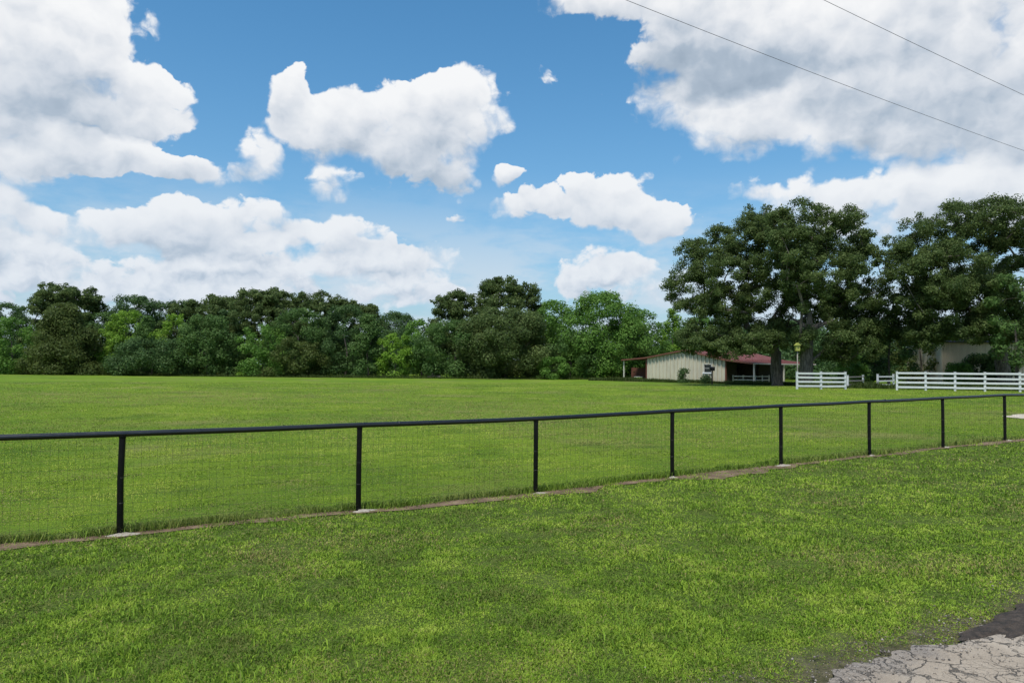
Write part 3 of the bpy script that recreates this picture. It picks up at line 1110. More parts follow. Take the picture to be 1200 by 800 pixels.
def roof_h(a):
    return hR + (hRidge - hR) * a / mG if a <= mG else hRidge + (hL - hRidge) * (a - mG) / (WG - mG)


prof = []
step_ = .62
a = 0.0
while a < WG - 1e-6:
    for da, b_ in ((0, 0), (.40, 0), (.42, -.12), (.53, -.12), (.58, 0)):
        if a + da < WG:
            prof.append((a + da, b_))
    a += step_
prof.append((WG, 0))
extra_cut = [win_a0, win_a1, mG]
for e in extra_cut:
    prof.append((e, 0))
prof = sorted(set(prof))
for (a0, b0), (a1, b1) in zip(prof[:-1], prof[1:]):
    if a1 - a0 < 1e-6:
        continue
    inwin = a0 >= win_a0 - 1e-6 and a1 <= win_a1 + 1e-6
    segs = [(-.4, win_h0), (win_h1, None)] if inwin else [(-.4, None)]
    for lo, hi in segs:
        t0, t1 = (roof_h(a0), roof_h(a1)) if hi is None else (hi, hi)
        mb.add([bl(a0, b0, lo), bl(a1, b1, lo), bl(a1, b1, t1), bl(a0, b0, t0)], [(0, 1, 2, 3)])
mb.build('gable_wall', M['barn_wall'], barn)
# other walls: far side, and the inner wall of the open lean-to
mb = MB()
for (a_, b0, b1, h_) in ((WG, 0.02, LG, hL), ):
    mb.box(bl(a_ - .03, (b0 + b1) / 2, h_ / 2 - .2), (.06, b1 - b0, h_ + .36), gaxes)
mb.box(bl(WG / 2, LG - .03, hR / 2 - .2), (WG - .1, .06, hR + .36), gaxes)
mb.build('side_wall', M['barn_wall'], barn)
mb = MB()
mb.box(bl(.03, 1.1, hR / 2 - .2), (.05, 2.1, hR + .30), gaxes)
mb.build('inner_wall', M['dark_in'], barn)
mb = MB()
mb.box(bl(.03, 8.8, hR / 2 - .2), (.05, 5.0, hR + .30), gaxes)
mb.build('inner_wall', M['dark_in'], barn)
mb = MB()
mb.box(bl(-.10, .06, hR / 2 - .25), (.14, .14, hR + .36), gaxes, .01)
mb.build('corner_trim', M['redbrown'], barn)
mb = MB()
mb.box(bl(WG + .08, -.05, hL / 2 - .2), (.12, .10, hL + .30), gaxes, .01)
mb.build('corner_trim', M['redbrown'], barn)
# roof: two slopes carried on over the lean-tos, with standing ribs
eR, eL = -4.15, WG + 4.5
hER, hEL = zc + .58, zc + 1.02
mb = MB()
ov = -.35


def slab(a0, h0, a1, h1, th=.05):
    A0, A1 = bl(a0, ov, h0), bl(a1, ov, h1)
    B0, B1 = bl(a0, LG + .3, h0), bl(a1, LG + .3, h1)
    dn_ = np.array([0, 0, -th])
    mb.add([A0, A1, B1, B0, A0 + dn_, A1 + dn_, B1 + dn_, B0 + dn_], [(0, 1, 2, 3), (7, 6, 5, 4), (0, 4, 5, 1), (1, 5, 6, 2), (2, 6, 7, 3), (3, 7, 4, 0)])


up_ = .07
slab(eR, hER + up_, 0, hR + up_)
slab(0, hR + up_, mG, hRidge + up_)
slab(mG, hRidge + up_, WG, hL + up_)
slab(WG, hL + up_, eL, hEL + up_)
for b_ in np.arange(ov + .15, LG + .3, .45):
    for (a0, h0, a1, h1) in ((eR, hER, 0, hR), (0, hR, mG, hRidge), (mG, hRidge, WG, hL), (WG, hL, eL, hEL)):
        A0, A1 = bl(a0, b_, h0 + up_ - .01), bl(a1, b_, h1 + up_ - .01)
        x_ = A1 - A0
        ln = np.linalg.norm(x_)
        x_ /= ln
        z_ = np.cross(x_, LDIR)
        z_ *= np.sign(z_[2])
        mb.box((A0 + A1) / 2 + z_ * .015, (ln, .04, .05), np.array([x_, LDIR, z_]))
rf = mb.build('roof', M['red_roof'], barn)
mb = MB()
for (a0, h0, a1, h1) in ((eR, hER, 0, hR), (0, hR, mG, hRidge), (mG, hRidge, WG, hL), (WG, hL, eL, hEL)):
    A0, A1 = bl(a0, ov - .025, h0), bl(a1, ov - .025, h1)
    x_ = A1 - A0
    ln = np.linalg.norm(x_)
    x_ /= ln
    mb.box((A0 + A1) / 2 + ZV * .0, (ln, .04, .17), np.array([x_, LDIR, np.cross(x_, LDIR) * np.sign(np.cross(x_, LDIR)[2])]), .005)
mb.build('rake_board', M['redbrown'], barn)
mb = MB()
mb.box(bl(eR - .06, LG / 2, hER - .02), (.07, LG + .6, .14), gaxes, .01)
mb.build('eave_beam', M['post_white'], barn)
for (a_, b_, h_) in [(eR + .1, q, hER) for q in (.0, 5.5, 11.1)] + [(eL - .15, .0, hEL), (eL - .15, 5.6, hEL)]:
    mb = MB()
    q = bl(a_, b_, 0)
    mb.box(q + ZV * (h_ / 2 - .16), (.15, .15, h_ + .36), gaxes, .01)
    mb.build('post', M['post_white'], barn)
wn = MB()
wn.box(bl((win_a0 + win_a1) / 2, .05, (win_h0 + win_h1) / 2), (win_a1 - win_a0 - .02, .02, win_h1 - win_h0 - .02), gaxes)
wo_ = wn.build('window', M['glass'], barn)
mb = MB()
for (a0, a1, h0, h1) in ((win_a0 - .06, win_a1 + .06, win_h1 - .03, win_h1 + .07), (win_a0 - .07, win_a0 + .03, win_h0 + .06, win_h1 - .034), (win_a1 - .03, win_a1 + .07, win_h0 + .06, win_h1 - .034)):
    mb.box(bl((a0 + a1) / 2, -.03, (h0 + h1) / 2), (a1 - a0, .08, h1 - h0), gaxes)
mb.box(bl((win_a0 + win_a1) / 2, -.03, (win_h0 + win_h1) / 2 + .02), (win_a1 - win_a0 - .14, .05, .05), gaxes)
mb.build('window_frame', M['post_white'], wo_)
mb = MB()
mb.box(bl((win_a0 + win_a1) / 2, -.07, win_h0 - .04), (win_a1 - win_a0 + .34, .16, .16), gaxes, .01)
mb.build('sill', M['tub'], wo_)

# red brown stacked panel and white tub under the left canopy, white rails under the right lean-to
q = gp(749, 101)
rt = empty('timber_panel', q)
tag(rt, 'red brown board panel standing under the left barn canopy', 'panel')
mb = MB()
for i in range(9):
    mb.box([-.98 + .245 * i, 0, .78 + .05 * rng.rand()], (.235, .04, 1.7), None, .004)
mb.build('boards', M['redbrown'], rt)
mb = MB()
for h_ in (.35, 1.2):
    mb.box([0, .05, h_], (2.2, .06, .12))
mb.box([-.9, .12, .8], (.1, .1, 1.8))
mb.box([.9, .12, .8], (.1, .1, 1.8))
mb.build('frame', M['dark_in'], rt)
q = gp(748, 97.5)
rt = empty('water_trough', q, .3)
tag(rt, 'small white trough on the ground beside the red brown panel', 'trough')
mb = MB()
V, F_ = [], []
rings = [(.42, .26, 0), (.55, .34, .42), (.58, .37, .42), (.58, .37, .46), (.50, .29, .46), (.40, .22, .12)]
th = np.linspace(0, 2 * math.pi, 24, endpoint=False)
for a_, b_, h_ in rings:
    V += [[a_ * math.copysign(abs(math.cos(t)) ** .6, math.cos(t)), b_ * math.copysign(abs(math.sin(t)) ** .6, math.sin(t)), h_] for t in th]
F_ = [(k * 24 + j, k * 24 + (j + 1) % 24, (k + 1) * 24 + (j + 1) % 24, (k + 1) * 24 + j) for k in range(5) for j in range(24)] + [tuple(range(24))[::-1], tuple(5 * 24 + j for j in range(24))]
mb.add(V, F_)
mb.build('basin', M['tub'], rt, True)


def rails(a0, b0, a1, b1, label):
    P0, P1 = C0 + bl(a0, b0, 0), C0 + bl(a1, b1, 0)
    for p_ in (P0, P1):
        p_[2] = g1(p_[0], p_[1])
    rt = empty('stall_rail', P0)
    tag(rt, label, 'rail', 'stall rails in the lean-to')
    d_ = P1 - P0
    for s_ in (0, .5, 1):
        mb = MB()
        mb.box(d_ * s_ + ZV * .45, (.09, .09, 1.1), gaxes, .008)
        mb.build('post', M['post_white'], rt)
    ln = np.linalg.norm(d_)
    x_ = d_ / ln
    y_ = np.cross(ZV, x_)
    for h_ in (.45, .85):
        mb = MB()
        mb.box(d_ / 2 + ZV * h_ - y_ * .06, (ln + .1, .03, .11), np.array([x_, y_, np.cross(x_, y_)]), .005)
        mb.build('rail', M['post_white'], rt)


rails(-.45, .9, -3.0, 1.3, 'white two board rail in the dark opening beside the barn corner')
rails(-3.7, .7, -3.7, 3.2, 'white two board rail beside the first lean-to post')

# black lantern-like box on a post before the barn window
q = gp(834.5, 79.0)
rt = empty('post_box', q)
tag(rt, 'black box on a slim dark post in front of the barn window', 'post box')
mb = MB()
mb.box([0, 0, .6], (.13, .13, 1.7), None, .012)
mb.build('post', M['black_iron'], rt)
mb = MB()
mb.box([0, 0, 1.60], (.52, .42, .30), None, .03)
th = np.linspace(0, math.pi, 9)
for s_ in (-1, 1):
    pass
V = [[x, .22 * math.cos(t), 1.75 + .16 * math.sin(t)] for x in (-.27, .27) for t in th]
mb.add(V, [(i, i + 1, 9 + i + 1, 9 + i) for i in range(8)] + [tuple(range(9)), tuple(range(9, 18))[::-1], (0, 9, 17, 8)])
mb.build('box', M['black_iron'], rt)

# yellow bird house on a pale pole between the oak trunks
q = gp(934.6, 66.0)
rt = empty('bird_house', q)
tag(rt, 'yellow bird house on a tall pale pole at the left end of the white fence', 'bird house')
hb = pw(934.6, 401.5, 66.0)[2] - q[2]
mb = MB()
mb.tube([[0, 0, -.4], [0, 0, hb - .74]], .05, 10)
mb.build('pole', M['oldboard'], rt, True)
mb = MB()
mb.box([0, 0, hb - .50], (.36, .36, .52), None, .02)
mb.add([[-.25, -.26, hb - .25], [.25, -.26, hb - .25], [.25, .26, hb - .25], [-.25, .26, hb - .25], [0, -.26, hb], [0, .26, hb]], [(0, 1, 4), (3, 5, 2), (0, 4, 5, 3), (1, 2, 5, 4), (0, 3, 2, 1)])
mb.build('house_box', M['yellow'], rt)
mb = MB()
mb.tube([[0, -.182, hb - .46], [0, -.188, hb - .46]], .06, 12)
mb.build('entrance_hole', M['dark_in'], rt)

# ------------------------------------------------------------------ weathered house behind the oaks
hc = gp(1103.5, 74)
house = empty('house', hc - ZV * .05)
tag(house, 'weathered tan sided house half hidden behind the right oak', 'house')
hx = np.array([.995, -.10, 0])
hx /= np.linalg.norm(hx)
hy = np.array([-hx[1], hx[0], 0])
hax = np.array([hx, hy, ZV])
WH, DH, HH = 11.0, 8.0, 4.5
mb = MB()
for k in range(int(WH / .25)):               # upright boards and battens
    a_ = k * .25
    mb.box(hx * (a_ + .125) + ZV * (HH / 2 - .2), (.25, .06, HH + .4), hax)
    mb.box(hx * (a_ + .25) - hy * .05 + ZV * (HH / 2 - .2), (.05, .05, HH + .36), hax)
mb.build('front_wall', M['house'], house)
mb = MB()
mb.box(hy * DH / 2 + hx * .03 + ZV * (HH / 2 - .2), (.06, DH - .07, HH + .36), hax)
mb.box(hy * DH / 2 + hx * (WH - .03) + ZV * (HH / 2 - .2), (.06, DH - .07, HH + .36), hax)
mb.box(hy * DH + hx * WH / 2 + ZV * (HH / 2 - .2), (WH - .14, .06, HH + .36), hax)
mb.build('side_wall', M['house'], house)
mb = MB()
for s_, y0_, y1_ in ((1, -.5, DH / 2), (-1, DH + .5, DH / 2)):
    A0 = hx * -.4 + hy * y0_ + ZV * (HH - .12)
    A1 = hx * (WH + .4) + hy * y0_ + ZV * (HH - .12)
    B0 = hx * -.4 + hy * y1_ + ZV * (HH + 1.3)
    B1 = hx * (WH + .4) + hy * y1_ + ZV * (HH + 1.3)
    d_ = ZV * .1
    mb.add([A0, A1, B1, B0, A0 + d_, A1 + d_, B1 + d_, B0 + d_], [(3, 2, 1, 0), (4, 5, 6, 7), (0, 1, 5, 4), (1, 2, 6, 5), (2, 3, 7, 6), (3, 0, 4, 7)])
mb.build('roof', M['dark_in'], house)

# ------------------------------------------------------------------ trees
def leaf_cloud(C, Nn, size, tint, r=None):
    """diamond leaves: centres, facing directions, sizes"""
    r = r or rng
    n = len(C)
    Nn = Nn / (np.linalg.norm(Nn, axis=1)[:, None] + 1e-9)
    a = np.cross(Nn, r.normal(0, 1, (n, 3)))
    a /= np.linalg.norm(a, axis=1)[:, None] + 1e-9
    b = np.cross(Nn, a)
    s = size[:, None]
    V = np.stack([C - a * s * .62, C + b * s * .34 + Nn * s * .10, C + a * s * .62, C - b * s * .34 + Nn * s * .10], 1).reshape(-1, 3)
    return V, tint


def crown_mesh(name, V, tint, m, parent):
    n = len(V) // 4
    me = big_mesh(name, V, np.arange(n * 4), np.arange(n) * 4, {'tint': ('FACE', tint)})
    return link(name, me, m, parent)


def limbs(mb, trunk_path, trunk_r, targets, r, rmin=.03, sides=6):
    """join every target to the nearest wood, thickest near the trunk"""
    nodes = [np.array(p_) for p_ in trunk_path]
    par = [-1] + list(range(len(nodes) - 1))
    top = nodes[-1]
    order = np.argsort([np.linalg.norm(t - nodes[len(nodes) // 2]) for t in targets])
    is_trunk = [True] * len(nodes)
    for ti in order:
        t = targets[ti]
        A_ = np.array(nodes)
        d_ = np.linalg.norm(A_ - t, axis=1)
        pen = d_ + 1.2 * np.maximum(0, A_[:, 2] - t[2] + .2)
        for k in range(max(1, len(trunk_path) // 3)):
            pen[k] += 50
        j = int(np.argmin(pen))
        L_ = np.linalg.norm(t - nodes[j])
        ns = max(1, int(L_ / .9))
        prev = j
        for k in range(1, ns + 1):
            s_ = k / ns
            p_ = nodes[j] + (t - nodes[j]) * s_ + np.array([0, 0, .12 * L_ * math.sin(s_ * math.pi) * .6])
            if k < ns:
                p_ = p_ + r.normal(0, .07 * min(1, L_ / 2), 3)
            nodes.append(p_)
            par.append(prev)
            is_trunk.append(False)
            prev = len(nodes) - 1
    n = len(nodes)
    wgt = np.zeros(n)
    ch = [[] for _ in range(n)]
    for i in range(n - 1, 0, -1):
        ch[par[i]].append(i)
        if not ch[i]:
            wgt[i] = 1
        wgt[par[i]] += wgt[i]
    rad_ = rmin * np.power(np.maximum(wgt, 1), .47)
    k_ = trunk_r / max(rad_[0], 1e-6)
    rad_ = np.where(rad_ > rmin * 1.6, rad_ * (1 + (k_ - 1) * np.clip(wgt / wgt[0], 0, 1) ** .9), rad_)
    m_ = len(trunk_path)
    for i in range(m_):
        rad_[i] = max(rad_[i], trunk_r * (1 - .62 * i / m_))
    rad_[0] = trunk_r * 1.35
    done = set()
    for i in range(n):
        starts = [c for c in ch[i]] if i == 0 else [c for c in ch[i][1:]] if True else []
        # chains start at every branching
        for c in (ch[i] if i == 0 else sorted(ch[i], key=lambda q: -wgt[q])[1:]):
            path, rr_ = [nodes[i]], [min(rad_[i], rad_[c] * 1.25) if i else rad_[0]]
            while True:
                path.append(nodes[c])
                rr_.append(rad_[c])
                if not ch[c]:
                    break
                c = max(ch[c], key=lambda q: wgt[q])
            if len(path) >= 2:
                rr_[-1] *= .5
                mb.tube(path, rr_, 10 if rr_[0] > .15 else sides, False)


def make_oak(label, px_trunk, Y, trunk_r, lobes, leaf, nl, seed, bark='bark', bend=(0, 0), fork=.42, size=.155, flat=.82, clump_r=(.5, .98), name='oak_tree', cat='oak tree', group=None, trunk_top=None, cm=2.3):
    """lobes: (px, py, half width px, half height px, depth offset m, clumps); an open crown of leaf clumps at the ends of real limbs"""
    r = np.random.RandomState(seed)
    base = gp(px_trunk, Y)
    rt = empty(name, base)
    tag(rt, label, cat, group)
    cl = []
    for (px, py, rx, ry, dy, nc) in lobes:
        nc = int(nc * cm)
        c_ = pw(px, py, Y + dy)
        ax, az_ = rx * Y / FPX, ry * Y / FPX
        ay = max(ax, az_) * .95
        k = 0
        while k < nc:
            v = r.normal(0, 1, 3)
            v /= np.linalg.norm(v)
            q = (.45 + .55 * r.rand() ** .6)
            if v[2] < -.55 and r.rand() < .6:
                continue
            cl.append(np.r_[c_ + v * np.array([ax, ay, az_]) * q, r.uniform(*clump_r)])
            k += 1
    cl = np.array(cl)
    T_ = cl[:, :3] - base
    ztop = (cl[:, 2].max() - base[2])
    tt_ = trunk_top or fork
    path = [np.array([0, 0, -.3]), np.array([0, 0, .25])]
    for s_ in (.25, .5, .75, 1.0):
        path.append(np.array([bend[0] * s_ ** 1.5 + r.normal(0, .06), bend[1] * s_, ztop * tt_ * s_]))
    mb = MB()
    limbs(mb, path, trunk_r, list(T_[::2]), r)
    mb.build('trunk', M[bark], rt, True)
    Vs, Ts = [], []
    for c_ in cl:
        n = int(nl * (c_[3] / 1.0) ** 2 * r.uniform(.7, 1.2))
        v = r.normal(0, 1, (n, 3))
        v /= np.linalg.norm(v, axis=1)[:, None]
        q = r.rand(n) ** .45
        q = np.where(r.rand(n) < .1, q * 1.3, q)
        # each clump is itself a spray of smaller bunches
        sub = r.normal(0, 1, (7, 3))
        sub /= np.linalg.norm(sub, axis=1)[:, None]
        sel = sub[r.randint(0, 7, n)]
        off = (v * q[:, None] * .52 + sel * .56) * c_[3] * np.array([1.15, 1.15, flat])
        C = c_[:3] - base + off
        Nn = off / c_[3] * .9 + np.array([0, 0, .3]) + r.normal(0, .55, (n, 3))
        Vv, _ = leaf_cloud(C, Nn, size * r.uniform(.6, 1.3, n), None, r)
        Vs.append(Vv)
        Ts.append(np.clip(.5 + r.normal(0, .17, n) + r.normal(0, .10), 0, 1))
    crown_mesh('crown', np.concatenate(Vs), np.concatenate(Ts), M[leaf], rt)
    return rt


def make_tree(label, px, top_py, width_px, Y, leaf, seed, shape='round', name='tree', cat='tree', group='trees along the far edge of the field', bottom=.25, size=.26, dens=1.0, lump=None, bark='bark_dark', depth=None):
    """leafy tree that keeps its foliage down to the grass; outline broken by leaf clumps of unequal size"""
    r = np.random.RandomState(seed)
    base = gp(px, Y)
    rt = empty(name, base)
    tag(rt, label, cat, group)
    R_ = width_px / 2 * Y / FPX
    top = pw(px, top_py, Y)[2] - base[2]
    n_l = lump or int(72 * max(.6, (R_ * top) / 45))
    cl = []
    ph0 = r.rand() * 9
    for k in range(n_l):
        s_ = (k + r.rand()) / n_l
        th_ = r.rand() * 2 * math.pi
        hgt = bottom + (top - bottom) * s_ ** .9
        u_2 = (hgt - bottom) / (top - bottom)
        if shape == 'cone':
            prof_ = (1 - u_2) ** .75 * .95 + .08
        elif shape == 'tall':
            prof_ = min(1, .62 + .9 * u_2) * math.sqrt(max(0, 1 - max(0, (u_2 - .45) / .55) ** 2.2)) + .06
        else:
            prof_ = math.sqrt(max(0, 1 - max(0, (u_2 - .38) / .62) ** 2)) * (.82 + .18 * min(1, u_2 / .38)) + .05
        lob = .80 + .34 * vnoise(np.array([th_ * 1.1 + ph0]), np.array([hgt * .45 + ph0]), seed % 50)[0]
        rr_ = R_ * prof_ * lob * (.35 + .65 * r.rand() ** .45)
        cr_ = R_ * r.uniform(.20, .36) * (1 - .45 * u_2)
        cr_ = max(.5, min(cr_, 1.5))
        cl.append([math.cos(th_) * rr_, math.sin(th_) * rr_ * (depth or 1.0), min(hgt, top - cr_ * .6), cr_])
    cl = np.array(cl)
    mb = MB()
    path = [np.array([0, 0, -.3]), np.array([0, 0, .2]), np.array([r.normal(0, .15), 0, top * .35]), np.array([r.normal(0, .3), 0, top * .58])]
    limbs(mb, path, max(.05, .017 * top), list(cl[::3, :3]), r, .015, 5)
    mb.build('trunk', M[bark], rt, True)
    Vs, Ts = [], []
    for c_ in cl:
        n = int(230 * dens * (c_[3] / 1.1) ** 2 * (.30 / size) ** 2)
        v = r.normal(0, 1, (n, 3))
        v /= np.linalg.norm(v, axis=1)[:, None]
        q = r.rand(n) ** .35
        q = np.where(r.rand(n) < .12, q * (1 + .45 * r.rand(n)), q)
        off = v * q[:, None] * c_[3] * np.array([1.1, 1.1, .85])
        C = c_[:3] + off
        C[:, 2] = np.maximum(C[:, 2], .08)
        Nn = v * .9 + np.array([0, 0, .35]) + r.normal(0, .45, (n, 3))
        Vv, _ = leaf_cloud(C, Nn, size * r.uniform(.55, 1.3, n), None, r)
        Vs.append(Vv)
        Ts.append(np.clip(.5 + r.normal(0, .17, n) + r.normal(0, .12), 0, 1))
    crown_mesh('crown', np.concatenate(Vs), np.concatenate(Ts), M[leaf], rt)
    return rt


# --- the three great oaks by the barn and the white fences
make_oak('broad dark oak spreading its crown over the barn roof', 911, 72, .52,
         [(808, 340, 32, 30, 0, 15), (835, 300, 40, 34, 1, 22), (828, 402, 24, 16, -3, 9), (880, 275, 44, 36, 1.5, 24), (862, 335, 50, 40, -2, 26), (905, 330, 40, 42, 2, 22), (832, 380, 34, 30, -1, 15), (880, 388, 40, 22, 1, 14), (905, 268, 30, 22, -2, 12), (815, 398, 22, 16, -2, 9), (850, 405, 34, 13, -3, 12), (890, 402, 30, 14, -3, 10), (850, 360, 40, 26, 0, 16)],
         'leaf_oak', 620, 201, bend=(-.6, 0), fork=.36)
make_oak('tall dark oak with a thick straight trunk behind the short white fence', 944, 68, .62,
         [(945, 268, 48, 34, 0, 25), (985, 282, 44, 38, 1, 25), (1012, 318, 30, 38, 0, 18), (960, 330, 48, 42, -1.5, 25), (1000, 365, 40, 36, 1, 20), (935, 372, 34, 24, 3, 12), (975, 395, 44, 22, -1, 15), (925, 290, 30, 30, -2, 14), (1020, 385, 28, 28, 2, 12), (1000, 410, 34, 14, 0, 10), (970, 360, 40, 24, 3, 16), (935, 330, 30, 30, 3, 14)],
         'leaf_oak', 620, 202, bend=(.5, 0), fork=.42)
make_oak('massive dark oak with heavy limbs in front of the weathered house', 1178, 66, .60,
         [(1085, 285, 42, 34, 0, 20), (1130, 265, 44, 30, 1, 22), (1180, 258, 44, 32, 0, 22), (1075, 330, 36, 38, -1, 19), (1120, 325, 48, 42, -2, 25), (1170, 315, 44, 40, 2, 22), (1110, 368, 44, 24, -1, 17), (1165, 372, 36, 22, -1.5, 13), (1225, 285, 50, 48, 0, 22), (1240, 350, 50, 44, 0, 20), (1060, 380, 28, 24, 2, 10), (1290, 300, 40, 50, 0, 16), (1130, 388, 40, 12, -2, 14), (1090, 392, 26, 16, -1, 9), (1180, 390, 30, 14, -3, 10), (1100, 345, 50, 24, 2, 18), (1150, 345, 40, 26, -3, 16)],
         'leaf_oak', 620, 203, bend=(-.6, .5), fork=.40)
# --- smaller trees in and behind them
make_tree('lighter green leafy tree at the right end of the long white fence', 1192, 322, 66, 61, 'leaf_grey', 301, 'tall', group='trees round the house', bottom=2.2, size=.22, dens=1.1)
make_tree('dark slender tree between the short and long white fences', 1042, 352, 62, 70, 'leaf_dark', 302, 'tall', group='trees round the house', bottom=.6, size=.24)
make_tree('dark bushy tree behind the greyed three board fence', 1003, 372, 70, 84, 'leaf_dark', 303, 'round', group='trees round the house', size=.26)
make_tree('dark tree pressed against the left end of the weathered house', 1080, 372, 62, 78, 'leaf_cedar', 304, 'round', group='trees round the house', size=.26)
make_tree('low green shrub before the left end of the weathered house wall', 1122, 426, 24, 69, 'leaf_mid', 305, 'round', 'shrub', 'shrub', 'shrubs by the house', .05, .18)
make_tree('taller dark shrub in the middle of the weathered house wall', 1146, 415, 26, 70, 'leaf_dark', 315, 'tall', 'shrub', 'shrub', 'shrubs by the house', .05, .18)
make_tree('dark leafy shrub at the foot of the right oak', 1172, 408, 30, 69, 'leaf_dark', 306, 'round', 'shrub', 'shrub', 'shrubs by the house', .05, .18)
make_tree('bright green bush glowing behind the short white fence', 1000, 418, 34, 77, 'leaf_mid', 307, 'round', 'shrub', 'shrub', 'shrubs by the house', .05, .2)
make_tree('small dark bush growing against the barn gable wall', 801, 431.5, 8, 84.5, 'leaf_dark', 308, 'round', 'shrub', 'shrub', 'shrubs against the barn', .03, .16, lump=9, dens=.7)
make_tree('small bush beside the black box before the barn window', 826.5, 440, 6, 82, 'leaf_dark', 309, 'round', 'shrub', 'shrub', 'shrubs against the barn', .03, .15, lump=8, dens=.6)

# --- trees along the far edge of the field, left to right
TL = [
    # label, px, top, width, Y, leaf, shape
    ('mid green round tree at the left end of the tree line', 14, 372, 66, 106, 'leaf_mid', 'round'),
    ('dark tree rising behind the round tree at the left end', 8, 355, 60, 118, 'leaf_dark', 'round'),
    ('broad olive brown cedar standing at the field edge', 76, 357, 98, 106, 'leaf_cedar', 'cone'),
    ('grey green tree filling the gap right of the brown cedar', 118, 366, 56, 114, 'leaf_grey', 'round'),
    ('bright yellow green tree right of the brown cedar', 150, 364, 58, 111, 'leaf_bright', 'round'),
    ('bright yellow green tree right of the small dark cone tree', 202, 368, 50, 111, 'leaf_bright', 'round'),
    ('small dark cone shaped tree between two yellow green trees', 170, 370, 42, 107, 'leaf_grey', 'cone'),
    ('low dark leafy tree under the yellow green trees', 178, 397, 92, 105.5, 'leaf_dark', 'round'),
    ('dark tree with feathery top behind the yellow green trees', 158, 347, 74, 120, 'leaf_dark', 'tall'),
    ('dark tree with small pointed top behind the bright pair', 208, 352, 54, 122, 'leaf_dark', 'tall'),
    ('rounded grey green tree left of the pale green tree', 243, 370, 76, 107, 'leaf_grey', 'round'),
    ('pale green feathery tree at the field edge among dark oaks', 308, 381, 62, 106, 'leaf_mid', 'round'),
    ('olive dark tree above the pale green feathery tree', 350, 362, 76, 110, 'leaf_grey', 'round'),
    ('low brownish tree right of the pale green feathery tree', 345, 396, 66, 105.5, 'leaf_cedar', 'round'),
    ('dark leafy tree filling the skyline left of the pale feathery tree', 268, 362, 62, 113, 'leaf_dark', 'round'),
    ('dark tall tree left of the pointed green tree', 405, 358, 66, 109, 'leaf_dark', 'tall'),
    ('pointed leafy green tree beside the bright yellow green bush', 432, 368, 58, 106, 'leaf_grey', 'cone'),
    ('distant dark tree seen in the low gap of the skyline', 462, 366, 62, 150, 'leaf_dark', 'round'),
    ('bright yellow green bush tree below the low gap of the skyline', 463, 391, 48, 105, 'leaf_bright', 'round'),
    ('mid green tree right of the bright yellow green bush tree', 494, 374, 54, 107, 'leaf_mid', 'round'),
    ('dark broad tree above the brush pile', 532, 376, 86, 106, 'leaf_grey', 'round'),
    ('wide olive green tree under the tallest open crown', 592, 362, 108, 105, 'leaf_oak', 'round'),
    ('light green tree with upright top right of the tallest crown', 645, 352, 66, 110, 'leaf_mid', 'tall'),
    ('large leafy green tree left of the barn canopy', 706, 343, 92, 105, 'leaf_mid', 'round'),
    ('dark green layered tree below the large leafy tree', 668, 392, 64, 103, 'leaf_grey', 'round'),
    ('dark tree close behind the barn canopy post', 728, 385, 52, 108, 'leaf_dark', 'round'),
    ('light green tree with thin top above the barn roof ridge', 752, 362, 56, 108, 'leaf_mid', 'tall'),
    ('pale green tree with spiky top behind the barn ridge', 788, 362, 46, 113, 'leaf_bright', 'cone'),
    ('mid green tree behind the barn half hidden by the oak', 825, 372, 66, 112, 'leaf_mid', 'round'),
    ('dark tree behind the barn between the oak trunks', 925, 375, 86, 112, 'leaf_dark', 'round'),
    ('dark tree behind the barn roof below the broad oak', 873, 380, 66, 114, 'leaf_dark', 'round'),
]
for i, (lab, px, top, wd, Y, lf, sh) in enumerate(TL):
    make_tree(lab, px, top, wd, Y, lf, 400 + i, sh, name='cedar_tree' if 'cedar' in lab else 'tree')
make_tree('round green shrub at the foot of the dark layered tree', 648, 418, 38, 100, 'leaf_mid', 470, 'round', 'shrub', 'shrub', 'shrubs along the tree line', .05, .2)
make_tree('tiny pale shrub at the foot of the pale green feathery tree', 285, 436.5, 16, 104, 'leaf_bright', 471, 'round', 'shrub', 'shrub', 'shrubs along the tree line', .03, .14, lump=10)
